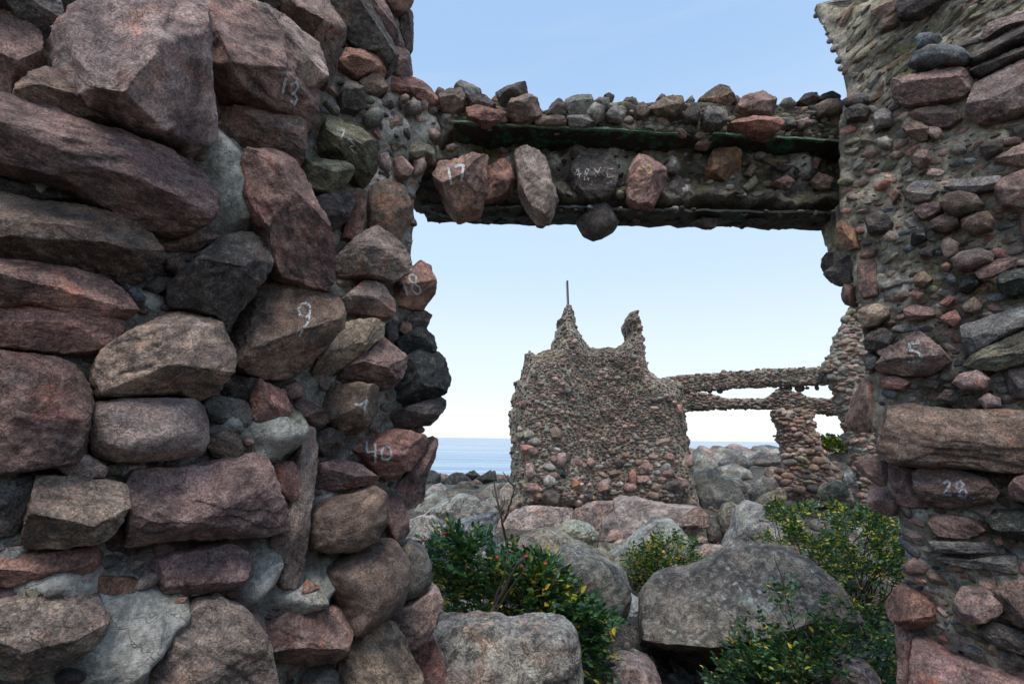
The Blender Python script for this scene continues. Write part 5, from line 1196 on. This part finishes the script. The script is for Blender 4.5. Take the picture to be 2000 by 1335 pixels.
def lcol(g, yellow):
    if g.random() < yellow: c = np.array([(.50, .38, .030), (.62, .52, .05), (.40, .24, .03), (.30, .32, .04)][int(g.integers(0, 4))])
    else: c = np.array([(.024, .072, .030), (.038, .105, .034), (.070, .150, .038), (.018, .055, .038)][int(g.integers(0, 4))])
    return c * g.uniform(.75, 1.25)
def bush(name, label, cat, poly, D0, D1, nspr, leafs, L, yellow, foot, seed, nobj=0, yfun=None, stems=14, sprig=.14, droop=0.0, group=None, twr=.0022, density=None):
    """leaf sprigs through the drawn outline between two depths, carried by stems rising from the foot points"""
    g = np.random.default_rng(seed); f0 = plane(D0 + .3).at(*foot[0]); zf = float(ground_z(f0[0], f0[1])); root = empty(name, (f0[0], f0[1], zf), label, cat, group)
    xs = [q[0] for q in poly]; ys = [q[1] for q in poly]; J = Joined(); S = Joined(); single = []; cen = []; feet = [plane(D0 + (D1 - D0) * .5).at(*f) for f in foot]
    clump = []; n = 0; tries = 0
    while n < nspr and tries < nspr * 12:
        tries += 1
        if clump and g.random() < .55: c0 = clump[int(g.integers(0, len(clump)))]; x, y, D_ = c0[0] + g.normal(0, 16), c0[1] + g.normal(0, 13), c0[2] + g.normal(0, .12)
        else: x, y, D_ = g.uniform(min(xs), max(xs)), g.uniform(min(ys), max(ys)), g.uniform(D0, D1)
        if D_ < D0 - .1 or not inpoly(np.array([[x, y]]), poly)[0]: continue
        if density is not None and g.random() > density(x, y): continue
        if g.random() < .28: clump.append((x, y, D_))
        n += 1; p = plane(D_).at(x, y); cen.append(p); f = feet[int(g.integers(0, len(feet)))]
        d = nrm(nrm(p - f) + g.normal(0, .55, 3) + np.array([0, -.25, .35 - droop])); ax = [p + d * sprig * t for t in (0, .35, .7, 1)]; ax[-1] = ax[-1] - np.array([0, 0, sprig * .18])
        V, Fc = tube(ax, twr, twr * .5, 3); S.add(V, np.concatenate([Fc[:, [0, 1, 2]], Fc[:, [0, 2, 3]]]), (.07, .06, .03) if g.random() < .5 else (.05, .03, .025))
        yw = yfun(x, y) if yfun else yellow; sy = yw * g.uniform(0, 2.2)
        side = nrm(np.cross(d, [0, 0, 1.0]) + g.normal(0, .15, 3)); fn = nrm(np.cross(side, d) + g.normal(0, .2, 3)); fn = fn if fn[2] > 0 else -fn
        for k in range(leafs):
            t = (k // 2 + 1) / (leafs / 2 + .5); b = p + d * sprig * min(1, t); sg = 1 if k % 2 else -1
            ld = nrm(d * .55 + side * sg * 1.0 + g.normal(0, .22, 3)) if k < leafs - 1 else d
            ln = nrm(fn + g.normal(0, .35, 3) - np.array([0, .15, 0])); lv = leaf_pts(b, ld, ln, L * g.uniform(.65, 1.2), g.uniform(.75, 1.05)); col = lcol(g, sy)
            if len(single) < nobj * 6 and D_ < D0 + (D1 - D0) * .35: single.append((D_, lv, col))
            else: J.add(lv, LF, col)
    single.sort(key=lambda q: q[0])
    for q in single[nobj:]: J.add(q[1], LF, q[2])
    off = np.array(root.location)
    for (D_, lv, col) in single[:nobj]:
        c = lv.mean(0); me = mesh_np('leaf', lv - c, LF, True); at = me.color_attributes.new('Col', 'FLOAT_COLOR', 'POINT'); at.data.foreach_set('color', np.tile(np.array(tuple(col) + (1,)), (8, 1)).astype(np.float32).ravel())
        link('leaf', me, M_leaf, root, Matrix.Translation(Vector(c)))
    for k in range(stems):
        f = feet[k % len(feet)] + g.normal(0, .06, 3); f[2] = float(ground_z(f[0], f[1])) + .02; c = cen[int(g.integers(0, len(cen)))]
        V, Fc = tube(wiggle(f, c, 9, .05, g), .009, .003, 5); S.add(V, np.concatenate([Fc[:, [0, 1, 2]], Fc[:, [0, 2, 3]]]), (.055, .04, .03))
    J.build('leaves', M_leaf, root); S.build('stems', M_col, root); return root, cen
rose, rc = bush('rose_bush', 'dark green rose bush with red hips beside the left jamb', 'bush', P('838,1070 852,1052 875,1038 900,1040 925,1044 950,1060 975,1072 1010,1085 1050,1095 1080,1108 1085,1130 1110,1150 1135,1165 1170,1190 1188,1215 1185,1270 1190,1330 1140,1340 1120,1235 1000,1222 860,1222 840,1180'),
                3.5, 4.5, 1400, 7, .058, .05, [(900, 1240), (960, 1240), (1080, 1260), (1150, 1330)], 41, nobj=280, yfun=lambda x, y: .14 if (y > 1120 and 860 < x < 1120) else (.09 if y > 1240 else .03), stems=26, sprig=.12)
g3 = np.random.default_rng(5)
def blob(name, c, r_, col, parent, sq=1.0, k='r', mat=None):
    return small(name, np.array(c), np.array([0, -.3, 1.0]), r_, r_, r_ * sq, 0, k, 'R', parent, 3, mat)
M_hip = simple('rose_hip_red', (.50, .035, .015), .35, 0, .2, 50, bump=0); M_pink = simple('pink_petal', (.55, .03, .22), .5, 0, .1, 50, bump=0)
for (x, y) in ((826, 1054), (866, 1042), (874, 1040), (971, 1088), (1020, 1106), (1065, 1100), (852, 1103), (888, 1057), (846, 1123), (1028, 1086)):
    p = plane(3.55).at(x, y); o = blob('rose_hip', p, .013 if y != 1103 else .009, 'R', rose, .85, mat=M_hip)
J = Joined()
for k in range(5):
    a = k * 1.26; p = plane(3.45).at(1040, 1208) + np.array([math.cos(a) * .012, 0, math.sin(a) * .012]); J.add(leaf_pts(p, np.array([math.cos(a), -.3, math.sin(a) + .6]), np.array([0, -1, .2]), .035, 1.3), LF, (.5, .03, .2))
J.build('flower', M_leaf, rose, kind=None)
# the tall bare dark branches
def bare(name, label, paths, D, r0, parent=None, mat=M_twig, seed=1, foot=None):
    g = np.random.default_rng(seed); J = Joined(); o0 = plane(D).at(*paths[0][0]); root = empty(name, (o0[0], o0[1], o0[2]), label, 'branches')
    for k, pth in enumerate(paths):
        pts = [plane(D + .05 * math.sin(k + i)).at(*q) for i, q in enumerate(pth)]; fine = []
        for a, b in zip(pts[:-1], pts[1:]): fine += wiggle(a, b, 4, .03, g)[:-1]
        fine.append(pts[-1]); rr = r0 * (1 if k == 0 else .55 if len(pth) > 3 else .35); me = tube(fine, rr, rr * .3, 5); V, Fc = me; off = np.array(root.location)
        link('branch', mesh_np('branch', V - off, Fc), mat, root, Matrix.Translation(Vector(off)))
    return root
bare('bare_shrub', 'bare black forked twigs standing before the foot of the sea tower', [P('990,1110 992,1090 990,1060 985,1040 981,1022 977,1000 970,975 966,950 964,930'), P('981,1022 990,1003 996,985 1002,965 1006,950 1008,935 1014,922'), P('1006,950 996,942 988,930 982,920'), P('977,1000 984,985 986,965'), P('985,1010 975,990 972,970'), P('990,1003 1003,995 1012,985 1018,978'), P('992,1085 1002,1072 1010,1058'), P('970,975 963,965 962,955'), P('986,1015 995,1000 990,975'), P('1000,972 1010,962')], 5.2, .020, seed=3)
bare('bare_branch', 'two thick dark bare stems leaning across the rose bush', [P('952,1210 965,1185 985,1150 1000,1120 1012,1100 1020,1092 1028,1086'), P('960,1210 980,1175 1000,1145 1015,1125 1025,1112 1030,1104'), P('962,1185 975,1150 985,1120 988,1095 993,1075')], 3.3, .014, seed=4)
bare('bare_branch', 'two pale dry twigs poking up before the large rounded boulder', [P('1146,1205 1156,1185 1166,1170 1174,1155'), P('1180,1206 1190,1192 1200,1178')], 4.2, .006, mat=simple('dry_twig', (.30, .27, .25), .8), seed=5)
mid, _ = bush('yellow_shrub', 'small shrub with yellow leaves growing before the pointed lichened boulder', 'bush', P('1218,1100 1235,1075 1262,1070 1300,1045 1315,1040 1345,1060 1362,1085 1392,1108 1380,1122 1350,1128 1320,1132 1285,1145 1260,1160 1240,1140'), 6.2, 7.0, 480, 6, .050, .20, [(1300, 1150), (1270, 1160)], 42, stems=16, sprig=.15, twr=.003)
smallb, _ = bush('yellow_shrub', 'sparse little yellowing shrub against the leaning lichened wedge boulder', 'bush', P('1465,1075 1480,1052 1500,1048 1525,1055 1528,1078 1500,1088 1475,1090'), 6.9, 7.3, 60, 6, .045, .40, [(1500, 1090)], 43, stems=6, sprig=.14, twr=.003)
def yR(x, y): return .17 if (y < 1200 and x > 1500) else .06
big, _ = bush('bramble_thicket', 'big dark thicket flecked with yellow leaves filling the ground before the right pier', 'bush', P('1500,1000 1520,990 1570,1000 1610,992 1660,1000 1700,1005 1740,1015 1775,1060 1790,1200 1780,1345 1700,1345 1660,1250 1640,1180 1600,1110 1560,1080 1540,1060 1530,1040 1500,1020'), 4.6, 6.4, 2700, 6, .046, .25, [(1650, 1200), (1700, 1250), (1600, 1120)], 44, nobj=0, yfun=yR, stems=90, sprig=.12, twr=.003, density=lambda x, y: .12 + .88 * float(fbm(np.array([[x / 48, y / 40, 0.]]), 3)[0] > -.02 - .25 * (y > 1150)))
low, _ = bush('bramble_thicket', 'low thin leafy shoots reaching over the right side of the biggest boulder', 'bush', P('1380,1345 1400,1300 1440,1260 1450,1200 1490,1215 1530,1130 1560,1165 1600,1150 1640,1170 1670,1210 1720,1240 1770,1250 1780,1345'), 3.2, 4.0, 1100, 6, .038, .10, [(1500, 1380), (1620, 1380), (1700, 1380)], 45, nobj=230, stems=36, sprig=.11, yfun=lambda x, y: .06, density=lambda x, y: .25 + .75 * sstep(y, 1200, 1320))
farb, _ = bush('shrub', 'green and yellow shrub on the skyline right of the pillar', 'bush', P('1600,882 1606,866 1625,860 1640,868 1655,858 1675,862 1680,884 1640,886'), 15.5, 17, 260, 5, .16, .30, [(1630, 900), (1660, 900)], 46, stems=8, sprig=.25, twr=.008)
bare('bare_branch', 'long dark thorny shoots arching over the biggest boulder', [P('1570,1330 1560,1250 1545,1200 1530,1140 1512,1080'), P('1720,1290 1680,1220 1640,1170 1600,1130 1575,1110'), P('1560,1250 1540,1215 1520,1180 1505,1155'), P('1670,1130 1660,1080 1655,1040 1640,1000 1625,975'), P('1690,1180 1700,1100 1690,1040')], 3.6, .006, seed=9)

# ================================================================== plastic bag
def bag():
    g = np.random.default_rng(77); D, Fc = ico(5); poly = P('1232,1158 1240,1166 1258,1180 1256,1192 1246,1196 1254,1215 1244,1216 1238,1222 1226,1214 1216,1200 1220,1180 1228,1172'); 
    o = traced('plastic_bag', poly, plane(4.75), 'a', 'W', None, 0, 1.0, 77, mat=None, res=5); me = o.data; V = SZ[o.name][0]
    q = V * np.array([60, 60, 60.]); dd = np.abs(fbm(q * .6, 3)) * .018; r_ = np.linalg.norm(V, axis=1)[:, None]; V = V * (1 - dd[:, None] / (r_ + 1e-3) * 1.2); me.vertices.foreach_set('co', V.astype(np.float32).ravel()); me.update()
    m, t, b, oo = nt('thin_plastic'); b.inputs['Base Color'].default_value = (.55, .58, .60, 1); b.inputs['Roughness'].default_value = .25
    tr = t.nodes.new('ShaderNodeBsdfTransparent'); mx = t.nodes.new('ShaderNodeMixShader'); mx.inputs[0].default_value = .62; t.links.new(tr.outputs[0], mx.inputs[1]); t.links.new(b.outputs[0], mx.inputs[2]); t.links.new(mx.outputs[0], oo.inputs[0])
    me.materials.clear(); me.materials.append(m); tag(o, 'crumpled translucent plastic bag stuck beside the biggest boulder', 'bag')
bag()
print('objects', len(bpy.data.objects), 'tris', sum(len(o.data.polygons) for o in bpy.data.objects if o.type == 'MESH'), 'unique', sum(len(m.polygons) for m in bpy.data.meshes))
